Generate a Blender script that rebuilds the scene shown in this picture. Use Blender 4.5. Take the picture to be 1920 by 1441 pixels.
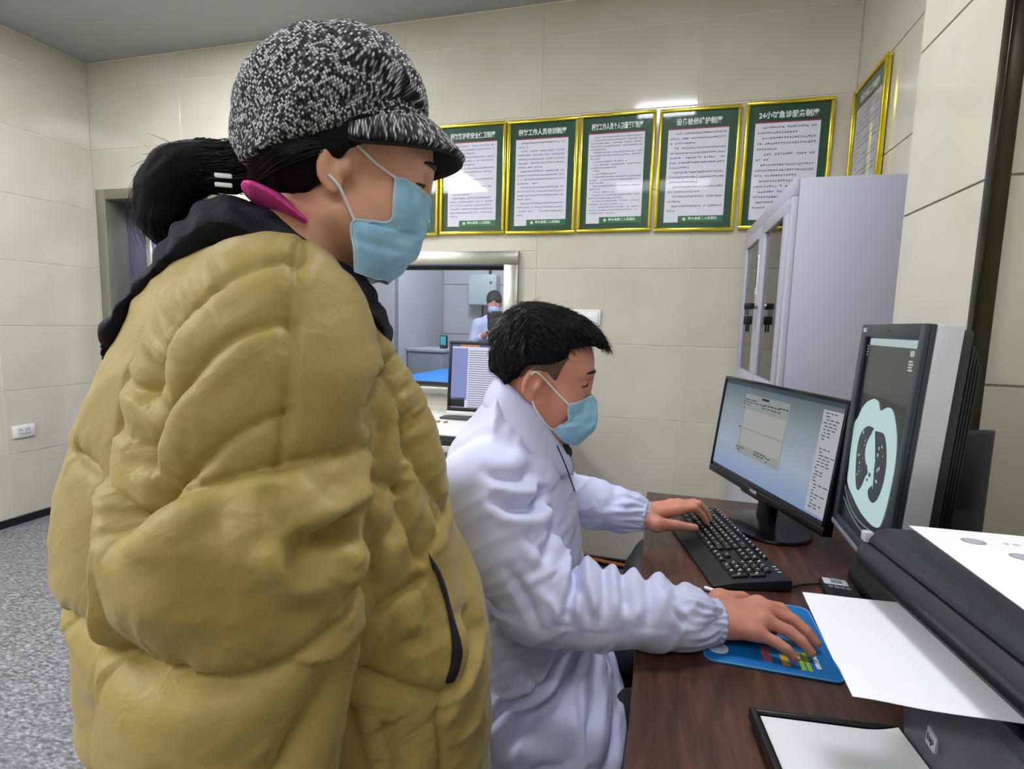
import bpy, bmesh, math, random
import numpy as np
from mathutils import Vector, Matrix
from mathutils.bvhtree import BVHTree
from mathutils import noise as mnoise

for o in list(bpy.data.objects):
    bpy.data.objects.remove(o)
SC = bpy.context.scene
COL = SC.collection
random.seed(7)
RNG = np.random.default_rng(11)
PI = math.pi

# ------------------------------------------------------------------ camera
cam_d = bpy.data.cameras.new('camera')
cam = bpy.data.objects.new('camera', cam_d)
COL.objects.link(cam)
CAM_LOC = Vector((-0.1236, -2.9554, 1.2958))
YAW, PITCH, ROLL = -0.2645, -0.1129, 0.0267
FPX = 1007.85
_f = Vector((math.sin(YAW)*math.cos(PITCH), math.cos(YAW)*math.cos(PITCH), math.sin(PITCH)))
_r = Vector((math.cos(YAW), -math.sin(YAW), 0))
_u = _r.cross(_f)
CAM_R = _r*math.cos(ROLL) + _u*math.sin(ROLL)
CAM_U = -_r*math.sin(ROLL) + _u*math.cos(ROLL)
CAM_F = _f
mw = Matrix.Identity(4)
for i in range(3):
    mw[i][0] = CAM_R[i]; mw[i][1] = CAM_U[i]; mw[i][2] = -CAM_F[i]; mw[i][3] = CAM_LOC[i]
cam.matrix_world = mw
cam_d.sensor_fit = 'HORIZONTAL'; cam_d.sensor_width = 36.0
cam_d.lens = FPX/1920*36.0
cam_d.clip_start = 0.02; cam_d.clip_end = 60
SC.camera = cam

# ------------------------------------------------------------------ world, exposure
W = bpy.data.worlds.new('world'); SC.world = W; W.use_nodes = True
W.node_tree.nodes['Background'].inputs[0].default_value = (0.75, 0.8, 0.9, 1)
W.node_tree.nodes['Background'].inputs[1].default_value = 0.3
SC.view_settings.view_transform = 'Standard'
SC.view_settings.look = 'None'
SC.view_settings.exposure = 0.0
SC.view_settings.gamma = 1.0
SC.view_settings.use_curve_mapping = False
LIGHT_POWER = 47.0        # emission strength of the ceiling panels

# ------------------------------------------------------------------ materials
MATS = {}
def lin(c):
    return tuple(((v/255)/12.92 if v/255 <= 0.04045 else ((v/255+0.055)/1.055)**2.4) for v in c)
def mat(name, rgb, rough=0.5, metal=0.0, spec=0.5, coat=0.0, emit=None, estr=0.0, srgb=True):
    if name in MATS: return MATS[name]
    m = bpy.data.materials.new(name); m.use_nodes = True
    b = m.node_tree.nodes['Principled BSDF']
    c = lin(rgb) if srgb else rgb
    b.inputs['Base Color'].default_value = (*c, 1)
    b.inputs['Roughness'].default_value = rough
    b.inputs['Metallic'].default_value = metal
    b.inputs['Specular IOR Level'].default_value = spec
    b.inputs['Coat Weight'].default_value = coat
    if emit is not None:
        b.inputs['Emission Color'].default_value = (*lin(emit), 1)
        b.inputs['Emission Strength'].default_value = estr
    MATS[name] = m
    return m
def N(m, t, **kw):
    n = m.node_tree.nodes.new(t)
    for k, v in kw.items():
        if k.startswith('i_'):
            key = k[2:].replace('_', ' ')
            n.inputs[int(key) if key.isdigit() else key].default_value = v
        else: setattr(n, k, v)
    return n
def L(m, a, ao, b, bi): m.node_tree.links.new(a.outputs[ao], b.inputs[bi])
def bsdf(m): return m.node_tree.nodes['Principled BSDF']
def coords(m, kind='Object', scale=(1,1,1)):
    tc = N(m, 'ShaderNodeTexCoord'); mp = N(m, 'ShaderNodeMapping'); mp.inputs['Scale'].default_value = scale
    L(m, tc, kind, mp, 'Vector'); return mp
def ramp(m, stops, interp='LINEAR'):
    r = N(m, 'ShaderNodeValToRGB'); cr = r.color_ramp; cr.interpolation = interp
    while len(cr.elements) > 1: cr.elements.remove(cr.elements[-1])
    cr.elements[0].position = stops[0][0]; cr.elements[0].color = (*stops[0][1], 1)
    for p, c in stops[1:]:
        e = cr.elements.new(p); e.color = (*c, 1)
    return r
def add_bump(m, scale, strength, dist=0.002, detail=3, cscale=(1,1,1), kind='Object'):
    mp = coords(m, kind, cscale)
    nz = N(m, 'ShaderNodeTexNoise'); nz.inputs['Scale'].default_value = scale; nz.inputs['Detail'].default_value = detail
    L(m, mp, 0, nz, 'Vector')
    bp = N(m, 'ShaderNodeBump'); bp.inputs['Strength'].default_value = strength; bp.inputs['Distance'].default_value = dist
    L(m, nz, 0, bp, 'Height'); L(m, bp, 0, bsdf(m), 'Normal')
    return nz
def vary(m, scale, a, b, detail=4, cscale=(1,1,1), kind='Object', lo=0.35, hi=0.65):
    mp = coords(m, kind, cscale)
    nz = N(m, 'ShaderNodeTexNoise'); nz.inputs['Scale'].default_value = scale; nz.inputs['Detail'].default_value = detail
    L(m, mp, 0, nz, 'Vector')
    r = ramp(m, [(lo, lin(a)), (hi, lin(b))]); L(m, nz, 0, r, 0); L(m, r, 0, bsdf(m), 'Base Color')
    return r
def glassy(name, tint=(255,255,255), refl=1.0, rough=0.02):
    if name in MATS: return MATS[name]
    m = bpy.data.materials.new(name); m.use_nodes = True
    nt = m.node_tree; nt.nodes.remove(nt.nodes['Principled BSDF'])
    out = nt.nodes['Material Output']
    tr = N(m, 'ShaderNodeBsdfTransparent'); tr.inputs[0].default_value = (*lin(tint), 1)
    gl = N(m, 'ShaderNodeBsdfGlossy'); gl.inputs['Roughness'].default_value = rough
    fr = N(m, 'ShaderNodeFresnel'); fr.inputs[0].default_value = 1.45
    mu = N(m, 'ShaderNodeMath', operation='MULTIPLY'); mu.inputs[1].default_value = refl
    L(m, fr, 0, mu, 0)
    mx = N(m, 'ShaderNodeMixShader'); L(m, mu, 0, mx, 0); L(m, tr, 0, mx, 1); L(m, gl, 0, mx, 2); L(m, mx, 0, out, 'Surface')
    MATS[name] = m
    return m

# ------------------------------------------------------------------ object helpers
def tag(o, label=None, cat=None, group=None, kind=None):
    if label: o['label'] = label
    if cat: o['category'] = cat
    if group: o['group'] = group
    if kind: o['kind'] = kind
    return o
def empty(name, loc=(0,0,0), rz=0.0, rot=None):
    o = bpy.data.objects.new(name, None); COL.objects.link(o)
    o.location = loc
    o.rotation_euler = rot if rot else (0, 0, rz)
    o.empty_display_size = 0.05
    return o
def root_matrix(o):
    return Matrix.LocRotScale(Vector(o.location), o.rotation_euler, None)
def link(name, me, m=None, parent=None, world=False):
    o = bpy.data.objects.new(name, me); COL.objects.link(o)
    if m is not None:
        me.materials.clear()
        for mm in (m if isinstance(m, (list, tuple)) else [m]): me.materials.append(mm)
    if parent is not None:
        o.parent = parent
        if world: o.matrix_parent_inverse = chain(parent).inverted()
    return o
def chain(o):
    mloc = root_matrix(o)
    if o.parent is not None:
        return chain(o.parent) @ o.matrix_parent_inverse @ mloc
    return mloc
def mesh(name, v, f, smooth=False):
    me = bpy.data.meshes.new(name)
    me.from_pydata([tuple(p) for p in v], [], [tuple(q) for q in f])
    if smooth: me.polygons.foreach_set('use_smooth', [True]*len(me.polygons))
    me.update(); return me
class MB:
    """collects shapes of one part"""
    def __init__(s): s.v = []; s.f = []; s.mi = []
    def add(s, v, f, mi=0):
        n = len(s.v); s.v += [tuple(p) for p in v]; s.f += [tuple(i+n for i in q) for q in f]; s.mi += [mi]*len(f); return s
    def box(s, a, b, mi=0, M=None):
        (x0,y0,z0),(x1,y1,z1) = a, b
        x0,x1=min(x0,x1),max(x0,x1); y0,y1=min(y0,y1),max(y0,y1); z0,z1=min(z0,z1),max(z0,z1)
        v = [(x0,y0,z0),(x1,y0,z0),(x1,y1,z0),(x0,y1,z0),(x0,y0,z1),(x1,y0,z1),(x1,y1,z1),(x0,y1,z1)]
        if M is not None: v = [tuple(M @ Vector(p)) for p in v]
        return s.add(v, [(0,3,2,1),(4,5,6,7),(0,1,5,4),(1,2,6,5),(2,3,7,6),(3,0,4,7)], mi)
    def prism(s, poly, d0, d1, axes='xy', mi=0, M=None):
        """poly in plane `axes`, extruded along the third axis"""
        n = len(poly); third = [a for a in 'xyz' if a not in axes][0]
        def pt(p, d):
            q = {axes[0]: p[0], axes[1]: p[1], third: d}; return (q['x'], q['y'], q['z'])
        v = [pt(p, d0) for p in poly] + [pt(p, d1) for p in poly]
        if M is not None: v = [tuple(M @ Vector(p)) for p in v]
        f = [tuple(range(n))[::-1], tuple(range(n, 2*n))] + [(i, (i+1) % n, n+(i+1) % n, n+i) for i in range(n)]
        return s.add(v, f, mi)
    def tube(s, pts, r, n=8, mi=0, cap=True):
        pts = [Vector(p) for p in pts]; rs = r if isinstance(r, (list, tuple)) else [r]*len(pts)
        rings = []; up = None
        for i, p in enumerate(pts):
            t = (pts[min(i+1, len(pts)-1)] - pts[max(i-1, 0)]).normalized()
            if up is None:
                up = Vector((0,0,1)) if abs(t.z) < 0.9 else Vector((1,0,0))
            a = (up - t*up.dot(t)).normalized(); up = a; b = t.cross(a)
            rings.append([p + (a*math.cos(k*2*PI/n) + b*math.sin(k*2*PI/n))*rs[i] for k in range(n)])
        v = [q for rg in rings for q in rg]; f = []
        for i in range(len(pts)-1):
            for k in range(n):
                f.append((i*n+k, i*n+(k+1) % n, (i+1)*n+(k+1) % n, (i+1)*n+k))
        if cap: f += [tuple(range(n))[::-1], tuple((len(pts)-1)*n+k for k in range(n))]
        return s.add(v, f, mi)
    def lathe(s, prof, n=24, c=(0,0,0), mi=0, sx=1, sy=1):
        v = []; f = []
        for r, z in prof:
            for k in range(n):
                v.append((c[0]+r*sx*math.cos(2*PI*k/n), c[1]+r*sy*math.sin(2*PI*k/n), c[2]+z))
        for i in range(len(prof)-1):
            for k in range(n): f.append((i*n+k, i*n+(k+1) % n, (i+1)*n+(k+1) % n, (i+1)*n+k))
        f += [tuple(range(n))[::-1], tuple((len(prof)-1)*n+k for k in range(n))]
        return s.add(v, f, mi)
    def me(s, name, smooth=False, bevel=0.0, seg=2, ang=35):
        m = mesh(name, s.v, s.f)
        m.polygons.foreach_set('material_index', s.mi)
        bm = bmesh.new(); bm.from_mesh(m)
        bmesh.ops.recalc_face_normals(bm, faces=bm.faces[:])
        if bevel > 0:
            ed = [e for e in bm.edges if len(e.link_faces) == 2 and e.calc_face_angle(0) > math.radians(ang)]
            bmesh.ops.bevel(bm, geom=ed, offset=bevel, segments=seg, profile=0.5, affect='EDGES', clamp_overlap=True)
        bm.to_mesh(m); bm.free()
        if smooth or bevel > 0:
            m.polygons.foreach_set('use_smooth', [True]*len(m.polygons))
            m.set_sharp_from_angle(angle=math.radians(40 if smooth else 30))
        m.update(); return m
    def build(s, name, m, parent=None, world=False, smooth=False, bevel=0.0, seg=2):
        return link(name, s.me(name, smooth, bevel, seg), m, parent, world)
def box(name, a, b, m, parent=None, world=False, bevel=0.0, seg=2):
    return MB().box(a, b).build(name, m, parent, world, bevel=bevel, seg=seg)
def spline(pts, n=8):
    """Catmull-Rom through the points"""
    P = [np.array(p, float) for p in pts]; out = []
    for i in range(len(P)-1):
        p0, p1, p2, p3 = P[max(i-1,0)], P[i], P[i+1], P[min(i+2, len(P)-1)]
        for k in range(n):
            t = k/n
            out.append(0.5*((2*p1)+(-p0+p2)*t+(2*p0-5*p1+4*p2-p3)*t*t+(-p0+3*p1-3*p2+p3)*t**3))
    out.append(P[-1]); return out
def text(name, body, size, M, m, parent, world=False, extrude=0.0004, align='CENTER', bold=0.0, width=None):
    cu = bpy.data.curves.new(name, 'FONT'); cu.body = body; cu.size = size; cu.align_x = align; cu.align_y = 'CENTER'
    cu.extrude = extrude; cu.offset = bold; cu.resolution_u = 2
    t = bpy.data.objects.new(name, cu); COL.objects.link(t)
    dg = bpy.context.evaluated_depsgraph_get()
    me = bpy.data.meshes.new_from_object(t.evaluated_get(dg))
    bpy.data.objects.remove(t); bpy.data.curves.remove(cu)
    if len(me.vertices) == 0: return None
    if width:
        xs = [v.co.x for v in me.vertices]; w = max(xs)-min(xs)
        if w > 0: me.transform(Matrix.Diagonal((width/w, 1, 1, 1)))
    me.transform(M); me.name = name
    return link(name, me, m, parent, world)

# ------------------------------------------------------------------ material library
tile_m = mat('glazed_cream_tile', (202,196,180), 0.10, spec=0.5)
vary(tile_m, 2.5, (197,191,174), (206,201,186), 3)
grout_m = mat('pale_grout', (238,234,222), 0.7)
darkgrout_m = mat('grout', (150,144,126), 0.8)
ceil_m = mat('ceiling_paint', (168,172,170), 0.7)
floor_m = mat('speckled_vinyl', (130,130,132), 0.32)
def _floor():
    m = floor_m
    mp = coords(m, 'Object', (1, 1, 1))
    v1 = N(m, 'ShaderNodeTexNoise'); v1.inputs['Scale'].default_value = 46; v1.inputs['Detail'].default_value = 5; v1.inputs['Roughness'].default_value = 0.7
    mp2 = coords(m, 'Object', (1.0, 2.2, 1)); L(m, mp2, 0, v1, 'Vector')
    r = ramp(m, [(0.28, lin((52,52,54))), (0.42, lin((96,96,99))), (0.52, lin((124,124,127))), (0.64, lin((164,164,168))), (0.76, lin((204,204,208)))])
    L(m, v1, 0, r, 0); L(m, r, 0, bsdf(m), 'Base Color')
_floor()
steel_m = mat('brushed_stainless', (185,185,180), 0.28, 1.0)
add_bump(steel_m, 60, 0.08, 0.001, 2, (1, 40, 1))
darksteel_m = mat('dull_door_steel', (92,92,118), 0.35, 0.35)
black_m = mat('black_plastic', (16,16,18), 0.42)
blackgloss_m = mat('gloss_black_plastic', (12,13,15), 0.18)
navy_m = mat('charcoal_plastic', (34,37,46), 0.45)
grey_m = mat('grey_plastic', (120,122,128), 0.5)
silver_m = mat('silver_plastic', (205,206,215), 0.35, 0.2)
white_m = mat('white_plastic', (228,228,226), 0.4)
cab_m = mat('cabinet_grey_paint', (176,177,190), 0.38)
gold_m = mat('gold_frame', (226,206,60), 0.22, 0.75)
paper_m = mat('white_paper', (240,240,242), 0.7)
chrome_m = mat('dark_polished_trim', (60,58,50), 0.16, 1.0)
wood_m = mat('walnut_laminate', (72,44,34), 0.33)
def _wood():
    m = wood_m
    mp = coords(m, 'Object', (9, 1.1, 9))
    nz = N(m, 'ShaderNodeTexNoise'); nz.inputs['Scale'].default_value = 5.5; nz.inputs['Detail'].default_value = 8; nz.inputs['Roughness'].default_value = 0.62; nz.inputs['Distortion'].default_value = 0.6
    L(m, mp, 0, nz, 'Vector')
    r = ramp(m, [(0.3, lin((44,25,18))), (0.5, lin((74,46,35))), (0.68, lin((100,66,50)))])
    L(m, nz, 0, r, 0); L(m, r, 0, bsdf(m), 'Base Color')
_wood()
glass_m = glassy('window_glass', (238,242,244), 1.0)
posterglass_m = glassy('poster_glass', (255,255,255), 0.38, 0.05)
cabglass_m = glassy('cabinet_glass', (214,218,216), 1.1)
def emis(name, rgb, s):
    if name in MATS: return MATS[name]
    m = mat(name, (0,0,0), 0.25, emit=rgb, estr=s)
    bsdf(m).inputs['Base Color'].default_value = (0.01,0.01,0.012,1)
    return m
# ================================================================== ROOM
FZ = -0.05; CZ = 2.97
XL, XR = -3.98, 0.70
Y0, YN = 0.0, -4.3          # back wall plane, wall behind the photographer
WT = 0.24                    # back wall thickness
FLOOR = MB().box((XL-0.3, YN-0.3, FZ-0.1), (XR+0.3, 3.6, FZ)).build('floor', floor_m); tag(FLOOR, kind='structure')
CEIL = MB().box((XL-0.3, YN-0.3, CZ), (XR+0.3, WT, CZ+0.1)).build('ceiling', ceil_m); tag(CEIL, kind='structure')

TILE_T = 0.004
_tiles = {}
def tile_mesh(w, h):
    key = (round(w, 3), round(h, 3))
    if key not in _tiles:
        g = 0.0023
        _tiles[key] = MB().box((g, -TILE_T, g), (w-g, 0, h-g)).me('tile', bevel=0.0010, seg=1)
        _tiles[key].materials.append(tile_m)
    return _tiles[key]
def tile_wall(wall, origin, ax, cols, zrows, holes=()):
    """tiles on a wall: ax 'x+' faces -y, 'y' variants for side walls; local u runs along the wall, v is height"""
    for c0, c1 in zip(cols[:-1], cols[1:]):
        for r0, r1 in zip(zrows[:-1], zrows[1:]):
            rects = [(c0, r0, c1, r1)]
            for (a0, b0, a1, b1) in holes:
                nr = []
                for (x0, y0, x1, y1) in rects:
                    if a1 <= x0 or a0 >= x1 or b1 <= y0 or b0 >= y1: nr.append((x0, y0, x1, y1)); continue
                    if y0 < b0: nr.append((x0, y0, x1, b0))
                    if y1 > b1: nr.append((x0, b1, x1, y1))
                    m0, m1 = max(y0, b0), min(y1, b1)
                    if x0 < a0: nr.append((x0, m0, a0, m1))
                    if x1 > a1: nr.append((a1, m0, x1, m1))
                rects = nr
            for (x0, y0, x1, y1) in rects:
                if x1-x0 < 0.012 or y1-y0 < 0.012: continue
                t = bpy.data.objects.new('tile', tile_mesh(x1-x0, y1-y0)); COL.objects.link(t); t.parent = wall
                if ax == 'back': t.location = (x0, origin, y0)
                elif ax == 'left': t.location = (origin, x0, y0); t.rotation_euler = (0, 0, PI/2)
                elif ax == 'right': t.location = (origin, x1, y0); t.rotation_euler = (0, 0, -PI/2)
zr = [0.0, 0.4, 0.8, 1.2, 1.6, 2.0, 2.4, 2.8, 2.965]
# openings in the back wall
DOOR = (-3.93, FZ, -2.90, 2.135)
WIN = (-2.20, 0.86, -0.90, 1.695)
bw = MB()
bw.box((XL-0.25, 0, FZ), (DOOR[0], WT, CZ)).box((DOOR[0], 0, DOOR[3]), (DOOR[2], WT, CZ)).box((DOOR[2], 0, FZ), (WIN[0], WT, CZ))
bw.box((WIN[0], 0, FZ), (WIN[2], WT, WIN[1])).box((WIN[0], 0, WIN[3]), (WIN[2], WT, CZ)).box((WIN[2], 0, FZ), (XR+0.25, WT, CZ))
WB = bw.build('wall_back', grout_m); tag(WB, kind='structure')
tile_wall(WB, 0.0, 'back', [XL+TILE_T, -3.2, -2.4, -1.6, -0.8, 0.0, XR-TILE_T], zr, [DOOR, WIN])
WL = MB().box((XL-0.2, YN, FZ), (XL, 0, CZ)).build('wall_left', grout_m); tag(WL, kind='structure')
tile_wall(WL, XL, 'left', [-2.9, -2.1, -1.3, -0.65+0.02, 0.0], zr)
WR = MB().box((XR, YN, FZ), (XR+0.2, 0, CZ)).build('wall_right', darkgrout_m); tag(WR, kind='structure')
PX, PY0, PY1 = 0.478, -1.69, -1.29
tile_wall(WR, XR, 'right', [-1.29, -0.8, -0.0], zr)
PIL = MB().box((PX, PY0, FZ), (XR, PY1, CZ)).build('pillar', darkgrout_m); tag(PIL, kind='structure')
tile_wall(PIL, PX, 'right', [PY0, PY1], zr)
tile_wall(PIL, PY0, 'back', [PX+0.0, XR], zr)
tile_wall(WR, XR, 'right', [-3.3, -2.5, PY0-TILE_T], zr)
WN = MB().box((XL-0.2, YN-0.2, FZ), (XR+0.2, YN, CZ)).build('wall_near', mat('near_wall_paint', (186,181,164), 0.6)); tag(WN, kind='structure')
# dark metal corner profile on the pillar
tr = MB()
tr.prism([(PX-0.014, PY0-0.016), (PX+0.016, PY0-0.016), (PX+0.016, PY0-0.010), (PX-0.004, PY0-0.006), (PX-0.008, PY0+0.012), (PX-0.014, PY0+0.012)], FZ, CZ, 'xy')
t = tr.build('trim_1', chrome_m, bevel=0.002); tag(t, kind='structure')
# skirtings
b1 = box('baseboard_left', (XL, -2.9, FZ), (XL+0.012, -0.012, -0.002), mat('black_skirting', (22,22,24), 0.4), bevel=0.002); tag(b1, kind='structure')
for k, (xa, xb) in enumerate([(DOOR[2], XR)]):
    b2 = box('baseboard_back', (xa, -0.012, FZ), (xb, 0, -0.002), MATS['black_skirting'], bevel=0.002); tag(b2, kind='structure')

# ---- door opening with a steel leaf
D = empty('door_1', (-3.4, 0, FZ)); tag(D, kind='structure')
fm = steel_m
w = 0.085
fr = MB()
fr.box((DOOR[0], -0.028, FZ), (DOOR[0]+w, WT, DOOR[3])).box((DOOR[2]-w, -0.028, FZ), (DOOR[2], WT, DOOR[3])).box((DOOR[0]+w, -0.028, DOOR[3]-w*0.8), (DOOR[2]-w, WT, DOOR[3]))
fr.build('door_frame', mat('door_frame_steel', (150,148,134), 0.4, 0.7), D, True, bevel=0.004)
lf = MB().box((DOOR[0]+w, 0.13, FZ+0.01), (-3.62, 0.17, DOOR[3]-w))
leaf = lf.build('door_leaf', darksteel_m, D, True, bevel=0.003)
box('edge_strip', (-3.66, 0.105, FZ+0.01), (-3.625, 0.13, DOOR[3]-w-0.01), steel_m, leaf, True, bevel=0.003)
lf2 = MB().box((-3.50, 0.0, FZ+0.01), (-3.06, 0.045, DOOR[3]-w-0.06), M=None)
leaf2 = lf2.build('door_leaf', mat('violet_grey_leaf', (118,118,160), 0.35, 0.3), D, True, bevel=0.003)
leaf2.location = (0.0, 0.10, 0.0)
# ---- control room window
Wd = empty('window_1', (-1.55, 0, WIN[1])); tag(Wd, kind='structure')
fw = 0.082
wf = MB()
z0, z1 = WIN[1], WIN[3]; x0, x1 = WIN[0], WIN[2]
wf.box((x0, -0.03, z1-0.075), (x1, 0.0, z1)); wf.box((x0, -0.03, z0), (x1, 0.0, z0+0.05))
wf.box((x0, -0.03, z0+0.05), (x0+fw, 0, z1-0.075)); wf.box((x1-fw, -0.03, z0+0.05), (x1, 0, z1-0.075))
wf.build('window_frame', steel_m, Wd, True, bevel=0.003)
jb = MB()
jb.box((x0+fw-0.004, -0.002, z0+0.046), (x0+fw, WT, z1-0.071)).box((x1-fw, -0.002, z0+0.046), (x1-fw+0.004, WT, z1-0.071))
jb.box((x0+fw, -0.002, z1-0.075), (x1-fw, WT, z1-0.071)).box((x0+fw, -0.002, z0+0.046), (x1-fw, WT, z0+0.05))
jb.build('jamb_lining', steel_m, Wd, True)
gs = MB().box((x0+fw, 0.085, z1-0.092), (x1-fw, 0.11, z1-0.075)).box((x0+fw, 0.085, z0+0.05), (x1-fw, 0.11, z0+0.066)).box((x0+fw, 0.085, z0+0.066), (x0+fw+0.014, 0.11, z1-0.092)).box((x1-fw-0.01, 0.085, z0+0.066), (x1-fw, 0.11, z1-0.092))
gs.build('gasket', black_m, Wd, True)
box('pane', (x0+fw+0.01, 0.094, z0+0.06), (x1-fw-0.008, 0.100, z1-0.085), glass_m, Wd, True)

# ---- scanner room seen through the window
sw_m = mat('scan_room_panel', (182,182,186), 0.3)
sg_m = mat('scan_room_joint', (120,120,126), 0.6)
SR = MB().box((-5.6, 3.3, FZ), (-0.3, 3.4, CZ))
srb = SR.build('wall_far', sg_m); tag(srb, kind='structure')
for i, xx in enumerate(np.arange(-2.72, -0.4, 0.8)):
    for j, zz in enumerate(np.arange(-0.05, 2.8, 0.6)):
        t = box('tile', (xx+0.004, 3.288, zz+0.004), (min(xx+0.796, -0.31), 3.3, zz+0.596), sw_m, srb, True, bevel=0.002, seg=1)
s2 = box('wall_side', (-2.80, 2.10, FZ), (-2.72, 3.3, CZ), sw_m); tag(s2, kind='structure')
s3 = MB().box((-5.6, 2.02, FZ), (-2.72, 2.10, CZ)).build('wall_recess', sg_m); tag(s3, kind='structure')
for xx in (-5.12, -4.32, -3.52):
    t = box('panel', (xx+0.004, 2.008, FZ), (xx+0.796, 2.02, 2.6), sw_m, s3, True, bevel=0.002, seg=1)
s4 = box('wall_right_far', (-0.40, WT, FZ), (-0.30, 3.3, CZ), sw_m); tag(s4, kind='structure')
s5 = box('wall_left_far', (-5.7, WT, FZ), (-5.6, 3.3, CZ), sw_m); tag(s5, kind='structure')
s6 = box('ceiling_far', (-5.7, WT, CZ), (-0.3, 3.4, CZ+0.1), ceil_m); tag(s6, kind='structure')

# ---- ceiling lights
panel_m = emis('panel_light', (245,248,255), LIGHT_POWER)
panel2_m = emis('panel_light_soft', (245,248,255), LIGHT_POWER*0.85)
fillpanel_m = emis('fill_panel_dim', (245,248,255), LIGHT_POWER*0.27)
def ceiling_light(x0, y0, x1, y1, label, z=CZ, m=panel_m):
    o = empty('ceiling_light', ((x0+x1)/2, (y0+y1)/2, z)); tag(o, label, 'light', 'ceiling panel lights')
    f = MB()
    e = 0.014
    f.box((x0, y0, z-0.012), (x1, y0+e, z)).box((x0, y1-e, z-0.012), (x1, y1, z)).box((x0, y0+e, z-0.012), (x0+e, y1-e, z)).box((x1-e, y0+e, z-0.012), (x1, y1-e, z))
    f.build('frame', white_m, o, True)
    box('diffuser', (x0+e, y0+e, z-0.008), (x1-e, y1-e, z-0.002), m, o, True)
    return o
ceiling_light(-0.40, -1.78, 0.06, -1.40, 'white panel light over the desk, reflected in the tiled wall')
ceiling_light(-2.75, -1.60, -2.15, -0.75, 'white panel light over the middle of the room', m=panel2_m)
ceiling_light(-3.15, -3.95, -2.35, -3.0, 'white panel light over the rear left of the room', m=panel2_m)
ceiling_light(-0.75, -4.25, 0.35, -3.75, 'dim white fill panel added behind the photographer', m=fillpanel_m)  # added out of view as soft fill for the sides facing the camera
farlamp_m = emis('far_panel_light', (240,242,255), 60.0)
ceiling_light(-2.2, 1.2, -1.4, 1.8, 'white panel light inside the scanner room', m=farlamp_m)

# ================================================================== POSTERS
green_m = mat('poster_green', (10,70,44), 0.5)
green2_m = mat('poster_footer_green', (16,112,62), 0.5)
red_m = mat('poster_red_rule', (150,30,70), 0.5)
pp_m = mat('poster_paper', (226,226,238), 0.6)
ink_m = mat('poster_ink', (92,92,104), 0.7)
wt_m = mat('poster_white_print', (235,242,238), 0.6)
def glyph_lines(rng, x0, x1, z0, z1, rows, ch, y, indent_rows, mirror=False):
    """rows of small printed characters as flat strokes"""
    mb = MB(); pitch = (z1-z0)/rows
    for r in range(rows):
        z = z1 - pitch*(r+0.5)
        a = x0 + (ch*2 if r in indent_rows else 0)
        last = (r+1 in indent_rows) or r == rows-1
        b = x1 if not last else x0 + (x1-x0)*rng.uniform(0.15, 0.75)
        x = a
        while x + ch*0.9 <= b:
            if rng.random() > 0.07:
                h = ch*0.42
                k = rng.integers(2, 4)
                for _ in range(k):
                    zz = z + rng.uniform(-h, h)*0.8; t = ch*0.07
                    mb.add([(x+ch*0.06, y, zz-t), (x+ch*0.86, y, zz-t), (x+ch*0.86, y, zz+t), (x+ch*0.06, y, zz+t)], [(0,1,2,3)])
                xx = x + ch*rng.uniform(0.25, 0.7); t = ch*0.07
                mb.add([(xx-t, y, z-h), (xx+t, y, z-h), (xx+t, y, z+h), (xx-t, y, z+h)], [(0,1,2,3)])
            x += ch
    return mb
def poster(M, label, title, rows, indent, ch=0.0086, foot=True, seed=1):
    rng = np.random.default_rng(seed)
    wd, ht = 0.386, 0.598
    o = empty('framed_poster'); o.matrix_world = M; o.location, q, _ = M.decompose(); o.rotation_euler = q.to_euler()
    tag(o, label, 'poster', 'framed regulation posters')
    e = 0.017
    f = MB()
    for (a, b) in (((-wd/2, 0), (wd/2, e)), ((-wd/2, ht-e), (wd/2, ht)), ((-wd/2, e), (-wd/2+e, ht-e)), ((wd/2-e, e), (wd/2, ht-e))):
        f.box((a[0], -0.024, a[1]), (b[0], -0.002, b[1]))
    f.build('frame', gold_m, o, bevel=0.005, seg=2)
    box('board', (-wd/2+e, -0.012, e), (wd/2-e, -0.004, ht-e), green_m, o)
    L0, L1, B, T = -0.146, 0.140, 0.045, 0.497
    sh = MB().prism([(L0, B), (L0+0.07, B), (L0+0.07, B+0.032), (L1, B+0.032), (L1, T), (L0, T)], -0.0128, -0.012, 'xz')
    sh.build('printed_sheet', pp_m, o)
    box('red_rule', (L0, -0.0131, T), (L1, -0.012, T+0.006), red_m, o)
    g = glyph_lines(rng, L0+0.012, L1-0.010, B+0.045, T-0.008, rows, ch, -0.0133, indent)
    tx = g.build('text_lines', ink_m, o); tag(tx, kind='stuff')
    fs = MB().box((L0+0.07, -0.0128, B), (L1, -0.012, B+0.032)).build('footer_band', green2_m, o)
    Rx = Matrix.Rotation(PI/2, 4, 'X')
    n = len(title)
    text('title', title, 0.034, Matrix.Translation((-0.002, -0.0132, 0.531)) @ Rx, wt_m, o, bold=0.0009, width=min(0.262, 0.0272*n))
    if foot:
        text('footer_text', '商水县第二人民医院', 0.0155, Matrix.Translation((0.042, -0.0132, B+0.018)) @ Rx, wt_m, o, bold=0.0003)
        cr = MB()
        for k in range(4):
            a = k*PI/2
            cr.prism([(-0.003+0.0, 0.002), (0.003, 0.002), (0.004, 0.008), (-0.004, 0.008)], -0.0134, -0.0128, 'xz', M=Matrix.Translation((-0.046, 0, B+0.016)) @ Matrix.Rotation(a, 4, 'Y'))
        cr.build('emblem', wt_m, o)
    box('glass', (-wd/2+e, -0.0162, e), (wd/2-e, -0.0148, ht-e), posterglass_m, o)
    return o
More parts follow.
